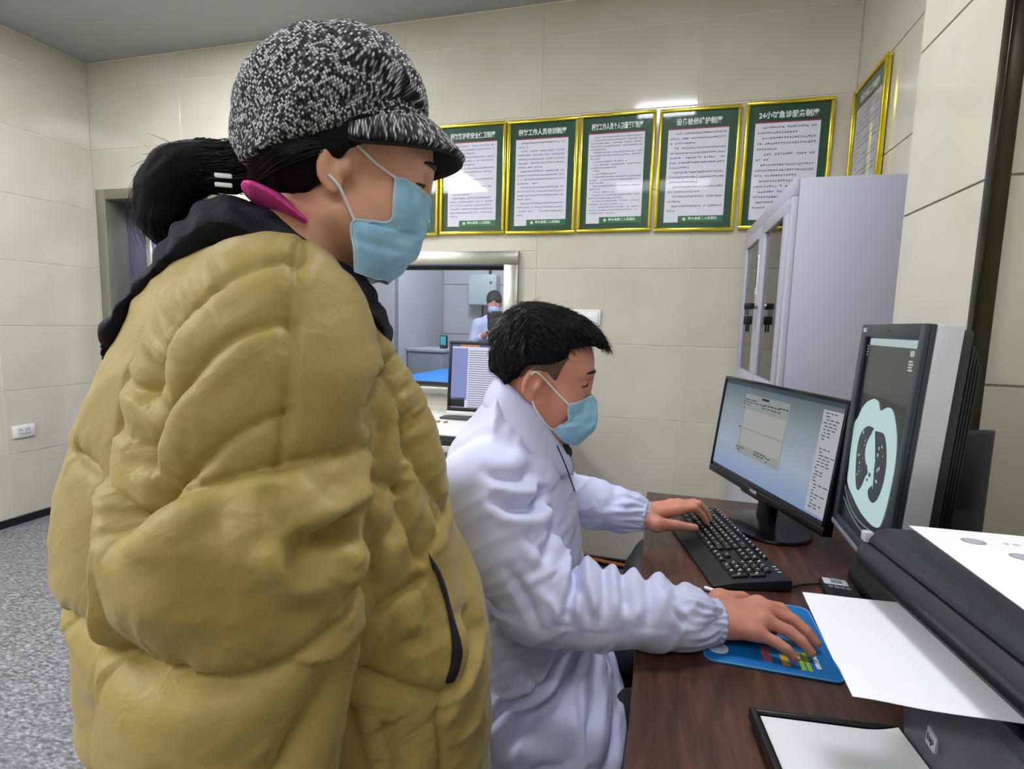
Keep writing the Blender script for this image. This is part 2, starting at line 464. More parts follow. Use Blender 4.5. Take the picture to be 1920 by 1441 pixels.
def PM(x, z, ry=0.0, face=0.0, y=-TILE_T, tilt=0.004):
    return Matrix.Translation((x, y, z)) @ Matrix.Rotation(face, 4, 'Z') @ Matrix.Rotation(tilt, 4, 'X') @ Matrix.Rotation(ry, 4, 'Y')
ps = [(-1.575, '辐射事故应急管理制度', 20, (0,3,6,9,12,15), 0.0082, 'green framed poster almost wholly hidden behind the tweed cap and face'),
      (-1.180, '辐射防护和安全保卫制度', 20, (0,3,6,9,11,13,14), 0.0086, 'green framed poster touching the tip of the cap brim'),
      (-0.787, '辐射工作人员培训制度', 19, (0,2,7,11,15), 0.0092, 'green framed poster second to the right from the cap brim, headed 辐射工作人员培训制度'),
      (-0.391, '辐射工作人员个人剂量管理制度', 26, (0,5,8,9,11,12,13,16,18,19,21,23), 0.0082, 'green framed poster with the densest lines and the longest heading, above the light switch'),
      (0.008, '设备检修维护制度', 17, (0,3,8,11,13,15), 0.0110, 'green framed poster under the bright lamp reflection, left of the 24小时 poster'),
      (0.412, '24小时急诊服务制度', 16, (0,2,5,7,10,12), 0.0118, 'green framed poster whose heading starts with 24, lower corner behind the cabinet')]
for i, (x, t, rows, ind, ch, lb) in enumerate(ps):
    poster(PM(x, 1.785 + (0.004 if i % 2 else 0), [0, 0.0, 0.002, -0.002, 0.003, 0.004][i]), lb, t, rows, ind, ch, seed=20+i)
poster(PM(0, 0), 'green framed poster on the side wall above the cabinet, seen edge-on', '影像诊断工作制度', 18, (0,3,6,9,12,15), 0.010, seed=40)
o = bpy.data.objects['framed_poster.006']; o.location = (XR-TILE_T-0.002, -0.235, 1.79); o.rotation_euler = (0.0, 0, -PI/2)

# ================================================================== WALL PLATES
def switch_plate():
    o = empty('light_switch', (-0.511, -TILE_T, 1.297)); tag(o, 'white double light switch plate on the tiles behind the doctor\'s hair', 'switch')
    box('plate', (-0.075, -0.010, 0), (0.075, 0, 0.085), white_m, o, bevel=0.003)
    for k in range(2):
        box('rocker', (-0.062+k*0.063, -0.013, 0.014), (-0.001+k*0.063, -0.008, 0.071), mat('rocker_white', (240,240,238), 0.35), o, bevel=0.002)
switch_plate()
def wall_socket():
    o = empty('wall_socket', (XL+TILE_T, -0.54, 0.50), -PI/2+PI); tag(o, 'white wall socket on the left tiled wall', 'socket')
    box('plate', (-0.062, -0.011, 0), (0.062, 0, 0.078), white_m, o, bevel=0.004)
    box('insert', (-0.04, -0.013, 0.014), (0.04, -0.008, 0.064), mat('insert_white', (214,214,210), 0.4), o, bevel=0.002)
    s = MB()
    for k in (-0.02, 0.02):
        s.box((k-0.010, -0.0136, 0.042), (k-0.007, -0.0128, 0.052)).box((k+0.007, -0.0136, 0.042), (k+0.010, -0.0128, 0.052)).box((k-0.0015, -0.0136, 0.050), (k+0.0015, -0.0128, 0.058))
        s.box((k-0.011, -0.0136, 0.024), (k-0.004, -0.0128, 0.027), M=Matrix.Translation((0,0,0))).box((k+0.004, -0.0136, 0.024), (k+0.011, -0.0128, 0.027))
    s.build('slots', black_m, o)
wall_socket()
# ================================================================== FILING CABINET
def cabinet():
    X0, X1, Ya, Yb, ZT = 0.258, 0.688, -1.03, -0.06, 1.775
    t = 0.018
    o = empty('filing_cabinet', (X0, (Ya+Yb)/2, FZ))
    tag(o, 'tall light grey steel filing cabinet with glazed doors beside the pillar', 'cabinet')
    b = MB()
    b.box((X0+t, Ya, FZ), (X1, Ya+t, ZT)).box((X0+t, Yb-t, FZ), (X1, Yb, ZT)).box((X1-t, Ya+t, FZ), (X1, Yb-t, ZT))
    b.box((X0+t, Ya+t, ZT-t), (X1-t, Yb-t, ZT)).box((X0+t, Ya+t, FZ), (X1-t, Yb-t, FZ+0.05))
    b.box((X0, Ya, ZT-0.055), (X0+t, Yb, ZT)).box((X0, Ya, FZ), (X0+t, Yb, FZ+0.06)).box((X0, Ya, FZ+0.06), (X0+t, Ya+0.026, ZT-0.055)).box((X0, Yb-0.026, FZ+0.06), (X0+t, Yb, ZT-0.055))
    b.build('body', cab_m, o, True, bevel=0.003)
    for z in (0.55, 0.98, 1.24, 1.485):
        box('shelf', (X0+0.03, Ya+t, z), (X1-t, Yb-t, z+0.018), cab_m, o, True)
    mid = (Ya+Yb)/2
    for k, (ya, yb, side) in enumerate(((Ya+0.028, mid-0.002, 1), (mid+0.002, Yb-0.028, -1))):
        d = MB(); x0, x1 = X0-0.006, X0+0.012
        gz0, gz1 = 1.115, ZT-0.10
        ga, gb = ya+0.062, yb-0.062
        d.box((x0, ya, FZ+0.064), (x1, yb, gz0)).box((x0, ya, gz1), (x1, yb, ZT-0.058)).box((x0, ya, gz0), (x1, ga, gz1)).box((x0, gb, gz0), (x1, yb, gz1))
        dr = d.build('door', cab_m, o, True, bevel=0.002)
        box('pane', (X0+0.004, ga-0.004, gz0-0.004), (X0+0.007, gb+0.004, gz1+0.004), cabglass_m, dr, True)
        hy = mid-0.028 if side > 0 else mid+0.028
        if side < 0:
            h = MB().box((x0-0.004, hy-0.016, 1.44), (x0, hy+0.016, 1.60)).build('handle_plate', white_m, dr, True, bevel=0.001)
            box('recess', (x0-0.0055, hy-0.004, 1.47), (x0-0.004, hy+0.008, 1.595), black_m, h, True)
        lk = MB().tube([(x0+0.002, hy, 1.392), (x0-0.012, hy, 1.392)], 0.009, 12).build('lock', steel_m, dr, True, smooth=True)
        # keys hanging from the lock
        kb = MB()
        kx = x0-0.022
        kb.box((x0-0.042, hy-0.002, 1.380), (x0-0.012, hy+0.002, 1.404))
        kb.tube([(x0-0.034, hy+0.018*math.cos(a), 1.372+0.018*math.sin(a)) for a in np.linspace(0, 2*PI, 13)], 0.0016, 5)
        kb.box((x0-0.040, hy+0.001, 1.318), (x0-0.016, hy+0.006, 1.352)).box((x0-0.031, hy+0.002, 1.288), (x0-0.024, hy+0.005, 1.318))
        kb.build('key', mat('key_black', (14,14,15), 0.4), dr, True, bevel=0.001)
    return o
cabinet()
st = empty('paper_stack', (0.42, -0.78, 1.258)); tag(st, 'stack of white papers on a shelf behind the cabinet glass', 'paper')
for k in range(5):
    p = box('sheaf', (-0.10, -0.15, k*0.012), (0.11, 0.15, k*0.012+0.011), paper_m, st, bevel=0.001)
    p.rotation_euler = (0, 0, random.uniform(-0.08, 0.08))

# ================================================================== DESK
DZ = 0.75
def desk():
    o = empty('desk', (0.165, -2.1, FZ)); tag(o, 'dark walnut laminate desk along the pillar, carrying the monitors and printer', 'desk')
    mb = MB().prism([(-0.135, -3.02), (0.69, -3.02), (0.69, -1.705), (0.463, -1.705), (0.463, -1.15), (-0.135, -1.15)], DZ-0.028, DZ, 'xy')
    mb.build('desktop', wood_m, o, True, bevel=0.002)
    dk = mat('dark_laminate', (48,30,24), 0.4)
    box('end_panel', (-0.05, -1.19, FZ), (0.45, -1.165, DZ-0.028), dk, o, True, bevel=0.001)
    box('end_panel', (-0.05, -3.0, FZ), (0.66, -2.975, DZ-0.028), dk, o, True, bevel=0.001)
    box('modesty_panel', (0.43, -2.975, 0.2), (0.448, -1.19, DZ-0.028), dk, o, True, bevel=0.001)
    return o
desk()
pc = empty('computer_tower', (0.10, -1.30, FZ)); tag(pc, 'grey computer tower under the far end of the desk', 'computer')
box('case', (-0.10, -0.09, 0.0), (0.25, 0.09, 0.40), mat('tower_grey', (150,152,158), 0.4), pc, bevel=0.006)
box('front_bezel', (-0.115, -0.088, 0.002), (-0.10, 0.088, 0.398), grey_m, pc, bevel=0.004)

# ---- keyboard
def keyboard():
    c = Vector((0.041, -1.560, DZ))
    o = empty('keyboard', c, math.radians(-90+13.5)); tag(o, 'black keyboard with white key legends lying in front of the wide monitor', 'keyboard')
    # local: x along the length (towards the camera), y towards the monitor
    Lh, Dp = 0.455, 0.165
    mb = MB()
    sec = [(-Dp/2, 0.001), (-Dp/2, 0.008), (-Dp/2+0.045, 0.017), (Dp/2-0.004, 0.027), (Dp/2, 0.022), (Dp/2, 0.001)]
    v = []; 
    mb.prism(sec, -Lh/2, Lh/2, 'yz')
    mb.build('body', mat('keyboard_body', (24,26,30), 0.4), o, bevel=0.003)
    kb = mat('keycap_black', (20,21,24), 0.35)
    lg = mat('key_legend', (225,228,230), 0.5)
    ps = 0.0188
    cap = MB().prism([(-0.0082,-0.0082),(0.0082,-0.0082),(0.0082,0.0082),(-0.0082,0.0082)], 0, 0.001, 'xy')
    def capme(w, d, hh):
        m = MB(); a, b2 = w/2, d/2; q = 0.0018
        v = [(-a,-b2,0),(a,-b2,0),(a,b2,0),(-a,b2,0),(-a+q,-b2+q,hh),(a-q,-b2+q,hh),(a-q,b2-q,hh),(-a+q,b2-q,hh)]
        m.add(v, [(4,5,6,7),(0,1,5,4),(1,2,6,5),(2,3,7,6),(3,0,4,7),(0,3,2,1)]); me = m.me('key', bevel=0.0009, seg=1); me.materials.append(kb); return me
    cache = {}
    slope = math.atan2(0.010, 0.116)
    leg = MB()
    def key(x, y, w=1.0, d=1.0):
        k = (round(w,2), round(d,2))
        if k not in cache: cache[k] = capme(ps*w-0.0024, ps*d-0.0024, 0.0055)
        z = 0.0175 + (y+Dp/2-0.045)*math.tan(slope)
        q = bpy.data.objects.new('key', cache[k]); COL.objects.link(q); q.parent = o
        q.location = (x, y, z); q.rotation_euler = (slope, 0, 0)
        if w < 3:
            zz = z+0.0059
            r = random.random()
            a, b2 = 0.0016, 0.0030
            leg.box((x-0.0045, y-0.001, zz), (x-0.0045+a*random.uniform(1.2,2.6), y+b2, zz+0.0002))
            if r > 0.3: leg.box((x-0.0005, y-0.0035, zz-0.0003), (x-0.0005+a*random.uniform(1,2), y-0.0005, zz-0.0001))
    y0 = -Dp/2+0.054
    x0 = -Lh/2+0.014
    rows = [[1.25,1.25,1.25,6.25,1.25,1.25,1.25,1.25],[2.25]+[1]*10+[2.75],[1.75]+[1]*11+[2.25],[1.5]+[1]*12+[1.5],[1]*13+[2]]
    for r, ws in enumerate(rows):
        x = x0
        for w in ws:
            key(x+ps*w/2, y0+r*ps, w); x += ps*w
    for k in range(15):
        key(x0+ps*(0.5+k*1.0), y0+5*ps+0.003, 0.95, 0.75)
    xa = x0+15.3*ps
    for k in range(3):
        for r in (3, 4): key(xa+ps*(k+0.5), y0+r*ps)
        key(xa+ps*(k+0.5), y0+5*ps+0.003, 0.95, 0.75)
        key(xa+ps*(k+0.5), y0)
    key(xa+ps*1.5, y0+ps)
    xb = xa+3.3*ps
    for k in range(3):
        for r in (1, 2, 3, 4): key(xb+ps*(k+0.5), y0+r*ps)
    key(xb+ps, y0, 2); key(xb+ps*2.5, y0)
    for r in (0.5, 2.5): key(xb+ps*3.5, y0+r*ps, 1, 2)
    for r in (3, 4): pass
    lo = leg.build('key_legends', lg, o); tag(lo, kind='stuff')
    led = MB()
    for k in range(3): led.box((xb+ps*(1.6+k*0.7), y0+5*ps, 0.0285), (xb+ps*(1.75+k*0.7), y0+5*ps+0.008, 0.0292))
    led.build('indicator_marks', lg, o)
    return o
keyboard()
cb = MB().tube(spline([(0.105, -1.69, DZ+0.004), (0.16, -1.745, DZ+0.004), (0.21, -1.72, DZ+0.004), (0.27, -1.695, DZ+0.004), (0.36, -1.66, DZ+0.004), (0.42, -1.60, DZ+0.004)], 6), 0.0024, 6).build('keyboard_cable', black_m, smooth=True)
tag(cb, 'thin black cable curving across the desk from the keyboard', 'cable')

# ---- monitors
def mon_matrix(c, a, t):
    a = math.radians(a); t = math.radians(t)
    r = Vector((math.cos(a), math.sin(a), 0)); n = Vector((-math.sin(a), math.cos(a), 0))
    up = Vector((0,0,1))*math.cos(t) + n*math.sin(t); nn = r.cross(up)
    M = Matrix.Identity(4)
    for i in range(3): M[i][0] = r[i]; M[i][1] = up[i]; M[i][2] = nn[i]; M[i][3] = c[i]
    return M
def place(o, M):
    o.location, q, _ = M.decompose(); o.rotation_euler = q.to_euler()
def flat(name, poly, z, m, parent, thick=0.0003):
    return MB().prism(poly, z, z+thick, 'xy').build(name, m, parent)
def rect(x0, y0, x1, y1): return [(x0,y0),(x1,y0),(x1,y1),(x0,y1)]

def wide_monitor():
    M = mon_matrix((0.178, -1.352, 0.988), -69.7, 6.5)
    o = empty('wide_monitor'); place(o, M)
    tag(o, 'black widescreen monitor showing a pale report form, on a round stand beyond the keyboard', 'monitor')
    Wd, Hd = 0.574, 0.316
    b = MB()
    b.box((-Wd/2, -Hd/2, -0.022), (Wd/2, Hd/2, -0.002))
    e = 0.009; eb = 0.022
    b.box((-Wd/2, -Hd/2, -0.002), (Wd/2, -Hd/2+eb, 0.003)).box((-Wd/2, Hd/2-e, -0.002), (Wd/2, Hd/2, 0.003)).box((-Wd/2, -Hd/2+eb, -0.002), (-Wd/2+e, Hd/2-e, 0.003)).box((Wd/2-e, -Hd/2+eb, -0.002), (Wd/2, Hd/2-e, 0.003))
    b.build('housing', blackgloss_m, o, bevel=0.0015)
    bk = MB().box((-0.17, -0.11, -0.05), (0.17, 0.10, -0.02)).build('rear_cover', black_m, o, bevel=0.012, seg=3)
    ch = MB().prism([(-0.07, -Hd/2-0.006), (0.05, -Hd/2-0.006), (0.065, -Hd/2+0.004), (-0.085, -Hd/2+0.004)], -0.01, 0.004, 'xy').build('chin', blackgloss_m, o, bevel=0.002)
    text('brand_mark', 'PHILIPS', 0.011, Matrix.Translation((-0.012, -Hd/2+0.010, 0.0032)), silver_m, o, bold=0.0003)
    # screen content
    A = 0.62
    x0, x1, y0, y1 = -Wd/2+e, Wd/2-e, -Hd/2+eb, Hd/2-e
    scr = flat('screen', rect(x0, y0, x1, y1), -0.002, emis('screen_grey_blue', (150,165,184), A), o)
    sm = scr.data.materials[0]
    # soft vertical sweep of the desktop picture
    g = coords(sm, 'Object'); sp = N(sm, 'ShaderNodeSeparateXYZ'); L(sm, g, 0, sp, 0)
    r = ramp(sm, [(0.0, lin((140,170,215))), (0.35, lin((176,190,208))), (0.7, lin((150,165,172))), (1.0, lin((88,104,112)))])
    mr = N(sm, 'ShaderNodeMapRange'); mr.inputs[1].default_value = -0.14; mr.inputs[2].default_value = 0.15
    L(sm, sp, 1, mr, 0); L(sm, mr, 0, r, 0); L(sm, r, 0, bsdf(sm), 'Emission Color')
    z = -0.0015
    doc = emis('screen_document', (196,196,190), A*0.86); ln = emis('screen_text', (26,28,34), 0.3); pan = emis('screen_panel', (196,200,210), A*1.0)
    flat('page', rect(-0.148, -0.062, 0.075, 0.118), z, emis('screen_page', (170,178,176), A*0.86), scr)
    for (a, b2, c, d) in ((-0.135, 0.018, 0.07, 0.072), (-0.135, -0.036, 0.07, 0.012)): flat('form_box', rect(a, b2, c, d), z+0.0005, doc, scr)
    flat('side_panel', rect(0.205, -0.120, 0.284, 0.126), z, pan, scr)
    flat('task_bar', rect(x0, y0, x1, y0+0.010), z, emis('screen_task_bar', (40,46,60), 0.4), scr)
    flat('title_bar', rect(x0, y1-0.012, x1, y1), z, emis('screen_title_bar', (70,92,100), 0.35), scr)
    tl = MB()
    rg = np.random.default_rng(3)
    def dash(x, y, w, h=0.0028): tl.prism(rect(x, y, x+w, y+h), z+0.001, z+0.0013, 'xy')
    dash(-0.058, 0.108, 0.036, 0.007)
    for (x, y, n) in ((-0.146, 0.100, 5), (-0.150, 0.093, 8), (-0.150, 0.086, 3), (-0.05, 0.086, 6), (-0.04, 0.095, 5), (0.03, 0.098, 3)):
        xx = x
        for _ in range(n):
            w2 = rg.uniform(0.005, 0.014); dash(xx, y, w2); xx += w2+rg.uniform(0.003, 0.007)
    for (x, y, n) in ((-0.150, 0.074, 1), (-0.158, 0.014, 1), (-0.152, -0.046, 3), (-0.152, -0.054, 2), (-0.05, -0.042, 4), (-0.05, -0.050, 3), (0.01, -0.046, 2), (0.012, -0.056, 1)):
        xx = x
        for _ in range(n):
            w2 = rg.uniform(0.006, 0.014); dash(xx, y, w2); xx += w2+0.005
    for k in range(30):
        y = 0.118-k*0.0078
        if 8 < k < 11: continue
        xx = 0.212+rg.uniform(0, 0.01)
        for _ in range(rg.integers(1, 4)):
            w2 = rg.uniform(0.006, 0.016); 
            if xx+w2 < 0.28: dash(xx, y, w2, 0.0022)
            xx += w2+0.005
    for k in range(10): dash(0.05+k*0.021, y0+0.003, 0.008, 0.003)
    t = tl.build('screen_text', ln, scr); tag(t, kind='stuff')
    # stand
    Mi = M.inverted()
    nk = MB(); nk.box((-0.032, -0.226, -0.055), (0.032, -0.02, -0.028)).build('neck', blackgloss_m, o, bevel=0.006)
    bs = MB().lathe([(0.118, 0.0), (0.12, 0.003), (0.118, 0.008), (0.09, 0.012), (0.03, 0.020)], 40, (0.198, -1.372, DZ+0.0015), sx=0.90, sy=1.08)
    bo = bs.build('base', blackgloss_m, o, True, smooth=True)
    return o
wide_monitor()

def ct_monitor():
    M = mon_matrix((0.283, -1.79, 1.082), -92, 3)
    o = empty('diagnostic_monitor'); place(o, M)
    tag(o, 'tall portrait diagnostic monitor with silver sides showing a chest scan', 'monitor')
    Wd, Ht, Hb = 0.316, 0.232, -0.205
    b = MB()
    e = 0.027
    b.box((-Wd/2, Hb, -0.012), (Wd/2, Ht, -0.004))
    b.box((-Wd/2, Hb, -0.004), (-Wd/2+e, Ht, 0.004)).box((Wd/2-0.02, Hb, -0.004), (Wd/2, Ht, 0.004)).box((-Wd/2+e, Ht-0.026, -0.004), (Wd/2-0.02, Ht, 0.004)).box((-Wd/2+e, Hb, -0.004), (Wd/2-0.02, Hb+0.022, 0.004))
    b.build('bezel', mat('slate_bezel', (44,54,62), 0.35), o, bevel=0.002)
    s = MB().box((-Wd/2, Hb, -0.050), (Wd/2, Ht, -0.012)).build('silver_shell', silver_m, o, bevel=0.003)
    box('lower_strip', (-Wd/2+0.002, Hb-0.004, -0.03), (Wd/2-0.002, Hb+0.006, 0.0055), mat('strip_grey', (128,130,138), 0.4), o, bevel=0.0015)
    bk = MB().box((-Wd/2+0.004, Hb+0.01, -0.066), (Wd/2-0.004, Ht-0.006, -0.05)).build('rear_shell', navy_m, o, bevel=0.006)
    for k in range(4):
        box('vent_fin', (-Wd/2+0.02+k*0.004, Hb+0.022, -0.0715-k*0.006), (Wd/2-0.010-k*0.004, Ht-0.03-k*0.010, -0.0675-k*0.006), black_m, o, bevel=0.002)
    text('brand_mark', 'NEC', 0.012, Matrix.Translation((-0.133, 0.2195, 0.0042)), silver_m, o, bold=0.0004)
    box('camera_dot', (-0.002, 0.217, 0.004), (0.002, 0.221, 0.0045), blackgloss_m, o)
    scr = flat('screen', rect(-Wd/2+e, Hb+0.022, Wd/2-0.02, Ht-0.026), -0.004, emis('scan_black', (24,34,38), 0.25), o)
    z = -0.0034
    x0, x1 = -Wd/2+e, Wd/2-0.02
    flat('menu_bar', rect(x0+0.016, 0.190, x1, 0.204), z, emis('scan_menu', (182,205,205), 0.72), scr)
    flat('viewport', rect(x0+0.016, 0.090, x1, 0.190), z, emis('scan_view', (62,74,72), 0.42), scr)
    body = [(-0.0373,0.086),(-0.0116,0.0827),(0.0054,0.0682),(0.0365,0.0787),(0.0631,0.0767),(0.0875,0.0555),(0.105,0.0257),(0.1132,-0.012),(0.1122,-0.0521),(0.1065,-0.0944),(0.0942,-0.1279),(0.0749,-0.1384),(0.0407,-0.1419),(-0.0172,-0.1376),(-0.0742,-0.1225),(-0.1159,-0.1062),(-0.123,-0.0751),(-0.1284,-0.0392),(-0.1300,-0.0071),(-0.1300,0.0212),(-0.1128,0.0387),(-0.0982,0.0587),(-0.0714,0.076)]
    lungL = [(-0.0111,0.031),(-0.0431,0.0298),(-0.071,0.0163),(-0.0863,-0.0062),(-0.0863,-0.0379),(-0.0737,-0.0745),(-0.0591,-0.0981),(-0.0441,-0.1035),(-0.0289,-0.0913),(-0.017,-0.069),(-0.0072,-0.0551),(-0.0245,-0.0426),(-0.0379,-0.0268),(-0.0378,-0.004),(-0.0209,0.0181)]
    lungR = [(-0.0038,0.0269),(0.0379,0.0301),(0.0563,0.019),(0.0697,-0.0022),(0.0777,-0.0277),(0.0763,-0.0591),(0.0617,-0.0898),(0.0405,-0.1026),(0.0172,-0.0982),(0.0109,-0.0854),(0.0286,-0.0692),(0.0249,-0.0485),(0.019,-0.021)]
    sm = lambda L: [tuple(p) for p in spline(L+[L[0]], 4)[:-1]]
    tis = emis('scan_tissue', (186,216,216), 0.82)
    bo = flat('scan_body', sm(body), z+0.0005, tis, scr)
    flat('scan_lung', sm(lungL), z+0.001, emis('scan_lung_dark', (34,44,46), 0.3), scr)
    flat('scan_lung', sm(lungR), z+0.001, MATS['scan_lung_dark'], scr)
    ve = MB(); rg = np.random.default_rng(5)
    for (cx, cy, n) in ((-0.052, -0.035, 12), (0.045, -0.035, 14)):
        for _ in range(n):
            x, y = cx+rg.normal(0, 0.012), cy+rg.normal(0, 0.03); r = rg.uniform(0.0008, 0.0026)
            ve.prism([(x+r*math.cos(a), y+r*1.6*math.sin(a)) for a in np.linspace(0, 2*PI, 7)[:-1]], z+0.0015, z+0.0017, 'xy')
    v = ve.build('scan_vessels', tis, scr); tag(v, kind='stuff')
    hl = MB()
    for (x, y, r) in ((-0.018, -0.048, 0.006), (0.006, -0.058, 0.006), (-0.003, -0.07, 0.004)):
        hl.prism([(x+r*math.cos(a), y+r*0.8*math.sin(a)) for a in np.linspace(0, 2*PI, 9)[:-1]], z+0.0015, z+0.0017, 'xy')
    hl.build('scan_airway', MATS['scan_lung_dark'], scr)
    tb = MB()
    for L0 in ([(-0.130,-0.118),(-0.0912,-0.142),(-0.0334,-0.156),(0.0452,-0.154),(0.099,-0.141),(0.134,-0.112)], [(-0.126,-0.142),(-0.0545,-0.163),(0.0145,-0.169),(0.08,-0.162),(0.13,-0.14)]):
        P = spline(L0, 4)
        for a, b2 in zip(P[:-1], P[1:]):
            tb.prism([(a[0], a[1]-0.0012), (b2[0], b2[1]-0.0012), (b2[0], b2[1]+0.0012), (a[0], a[1]+0.0012)], z+0.0005, z+0.0008, 'xy')
    tb.build('scan_table_line', emis('scan_line', (150,176,182), 0.5), scr)
    tx = MB()
    for k in range(3): tx.prism(rect(0.098+k*0.006, 0.176-k*0.0, 0.102+k*0.006, 0.186), z+0.0005, z+0.0008, 'xy')
    for k in range(4): tx.prism(rect(0.097, 0.166-k*0.005, 0.112+0.004*(k % 2), 0.169-k*0.005), z+0.0005, z+0.0008, 'xy'); tx.prism(rect(-0.124, 0.186-k*0.006, -0.120, 0.189-k*0.006), z+0.0005, z+0.0008, 'xy')
    tx.build('scan_text', emis('scan_text_white', (210,224,224), 0.6), scr)
    # stand: foot, and a rounded column with a slanted top behind the panel
    base = MB().prism([(0.312,-1.95),(0.445,-1.95),(0.465,-1.90),(0.465,-1.72),(0.445,-1.64),(0.312,-1.64)], DZ+0.0005, DZ+0.022, 'xy').build('base', black_m, o, True, bevel=0.006)
    n = 20; v = []; f = []
    cx, cy, rx, ry = 0.418, -1.80, 0.046, 0.055
    for k in range(n):
        a = 2*PI*k/n; x, y = cx+rx*math.cos(a), cy+ry*math.sin(a)
        ztop = 1.142 - 0.15*(x-cx) - 0.35*(y-cy)*0
        v.append((x, y, DZ+0.02)); v.append((x, y, 0.985)); v.append((x*0+cx+rx*0.985*math.cos(a), cy+ry*0.985*math.sin(a), 0.988)); v.append((x, y, 0.992)); v.append((x, y, 1.118 + 0.30*(y-cy)*-1*0.5 + 0.2*(x-cx)))
    for k in range(n):
        j = (k+1) % n
        for q in range(4): f.append((k*5+q, j*5+q, j*5+q+1, k*5+q+1))
    f.append(tuple(k*5+4 for k in range(n))); f.append(tuple(k*5 for k in range(n))[::-1])
    mbx = MB(); mbx.add(v, f); mbx.build('stand_column', navy_m, o, True, smooth=True)
    box('mount', (0.345, -1.84, 0.98), (0.392, -1.75, 1.08), black_m, o, True, bevel=0.004)
    return o
ct_monitor()

# ---- mouse pad, mouse, cigarette
def mouse_pad():
    o = empty('mouse_pad', (0.082, -1.947, DZ+0.0004)); tag(o, 'blue printed mouse pad with rounded corners under the doctor\'s hand', 'mouse pad')
    w2, h2, r = 0.105, 0.118, 0.016
    poly = []
    for (sx, sy, a0) in ((1,1,0),(-1,1,90),(-1,-1,180),(1,-1,270)):
        for k in range(6):
            a = math.radians(a0+k*18); poly.append((sx*(w2-r)+r*math.cos(a), sy*(h2-r)+r*math.sin(a)))
    m = mat('mouse_pad_blue', (20,116,190), 0.35)
    MB().prism(poly, 0, 0.0035, 'xy').build('pad', m, o, bevel=0.0008)
    edge = [(p[0]*1.0, p[1]*1.0, 0.0036) for p in poly]
    MB().tube([(p[0]*0.992, p[1]*0.993, 0.0034) for p in poly]+[(poly[0][0]*0.992, poly[0][1]*0.993, 0.0034)], 0.0009, 5).build('stitched_edge', mat('pad_edge', (120,180,220), 0.5), o)
    z = 0.0036
    wm = mat('pad_print_white', (225,238,246), 0.5); ym = mat('pad_print_yellow', (236,180,40), 0.5); gm = mat('pad_print_lime', (170,200,40), 0.5); rm = mat('pad_print_red', (214,90,110), 0.5)
    c = MB().lathe([(0.017, 0), (0.017, 0.0003)], 28, (-0.080, -0.078, z)).build('round_badge', wm, o)
    ri = MB().lathe([(0.012, 0), (0.012, 0.0003)], 28, (-0.080, -0.078, z+0.0003)).build('badge_centre', mat('badge_grey', (196,206,216), 0.5), o)
    def bars(x, y, n, w, h, m, rows=1, nm='print_block', rot=0):
        b = MB()
        for j in range(rows):
            for k in range(n):
                b.box((x+j*h*1.3, y-k*w*1.15-w, z), (x+j*h*1.3+h, y-k*w*1.15, z+0.0003))
        b.build(nm, m, o)
    bars(-0.083, -0.030, 3, 0.008, 0.008, wm, 2)
    bars(-0.010, -0.050, 6, 0.0065, 0.006, rm, 2)
    bars(0.018, -0.064, 4, 0.0075, 0.012, ym)
    bars(0.046, -0.050, 6, 0.0075, 0.007, gm, 2)
    bars(0.070, -0.054, 5, 0.0065, 0.007, wm)
    bars(-0.050, -0.026, 1, 0.008, 0.04, wm)
    return o
mouse_pad()
def mouse():
    o = empty('computer_mouse', (0.060, -1.962, DZ+0.0045), math.radians(-60)); tag(o, 'dark computer mouse under the doctor\'s right hand', 'mouse')
    v = []; f = []; n = 20; rs = 7
    for i in range(rs):
        t = i/(rs-1); s = math.cos(t*PI/2)**0.55 if t < 1 else 0.0
        s = max(s, 0.04)
        for k in range(n):
            a = 2*PI*k/n
            v.append((0.030*s*math.copysign(abs(math.cos(a))**0.8, math.cos(a)), 0.052*s*math.copysign(abs(math.sin(a))**0.85, math.sin(a)), 0.030*math.sin(t*PI/2)))
    for i in range(rs-1):
        for k in range(n): f.append((i*n+k, i*n+(k+1) % n, (i+1)*n+(k+1) % n, (i+1)*n+k))
    f += [tuple(range(n))[::-1], tuple((rs-1)*n+k for k in range(n))]
    mbx = MB(); mbx.add(v, f); mbx.build('shell', navy_m, o, smooth=True)
    MB().tube([(-0.004, 0.030, 0.0265), (0.004, 0.030, 0.0265)], 0.006, 12).build('wheel', black_m, o, smooth=True)
    return o
mouse()
cg = empty('cigarette', (0.034, -1.822, DZ+0.0045)); tag(cg, 'white cigarette lying on the desk between keyboard and mouse pad', 'cigarette')
a0, a1 = Vector((-0.037, 0.016, 0)), Vector((0.036, -0.017, 0)); am = a0.lerp(a1, 0.7)
MB().tube([a0, am], 0.0039, 12).build('paper_tube', paper_m, cg, smooth=True)
MB().tube([am, a1], 0.004, 12).build('filter', mat('filter_cream', (226,212,170), 0.6), cg, smooth=True)

# ---- small desk devices between the monitor and the printer
dv = empty('card_terminal', (0.275, -1.725, DZ), math.radians(-4)); tag(dv, 'small black card terminal with a silver display on the desk below the tall monitor', 'terminal')
dv.location = (0.268, -1.728, DZ+0.0005)
MB().box((-0.03, -0.06, 0), (0.034, 0.03, 0.016)).build('case', black_m, dv, bevel=0.003)
box('display_frame', (-0.026, -0.005, 0.016), (0.020, 0.024, 0.018), silver_m, dv, bevel=0.001)
box('display', (-0.012, 0.002, 0.018), (0.010, 0.018, 0.0184), mat('lcd_grey', (110,118,116), 0.3), dv)
kk = MB()
for k in range(4): kk.box((-0.02+k*0.011, -0.02, 0.016), (-0.012+k*0.011, -0.012, 0.018))
kk.build('buttons', grey_m, dv)

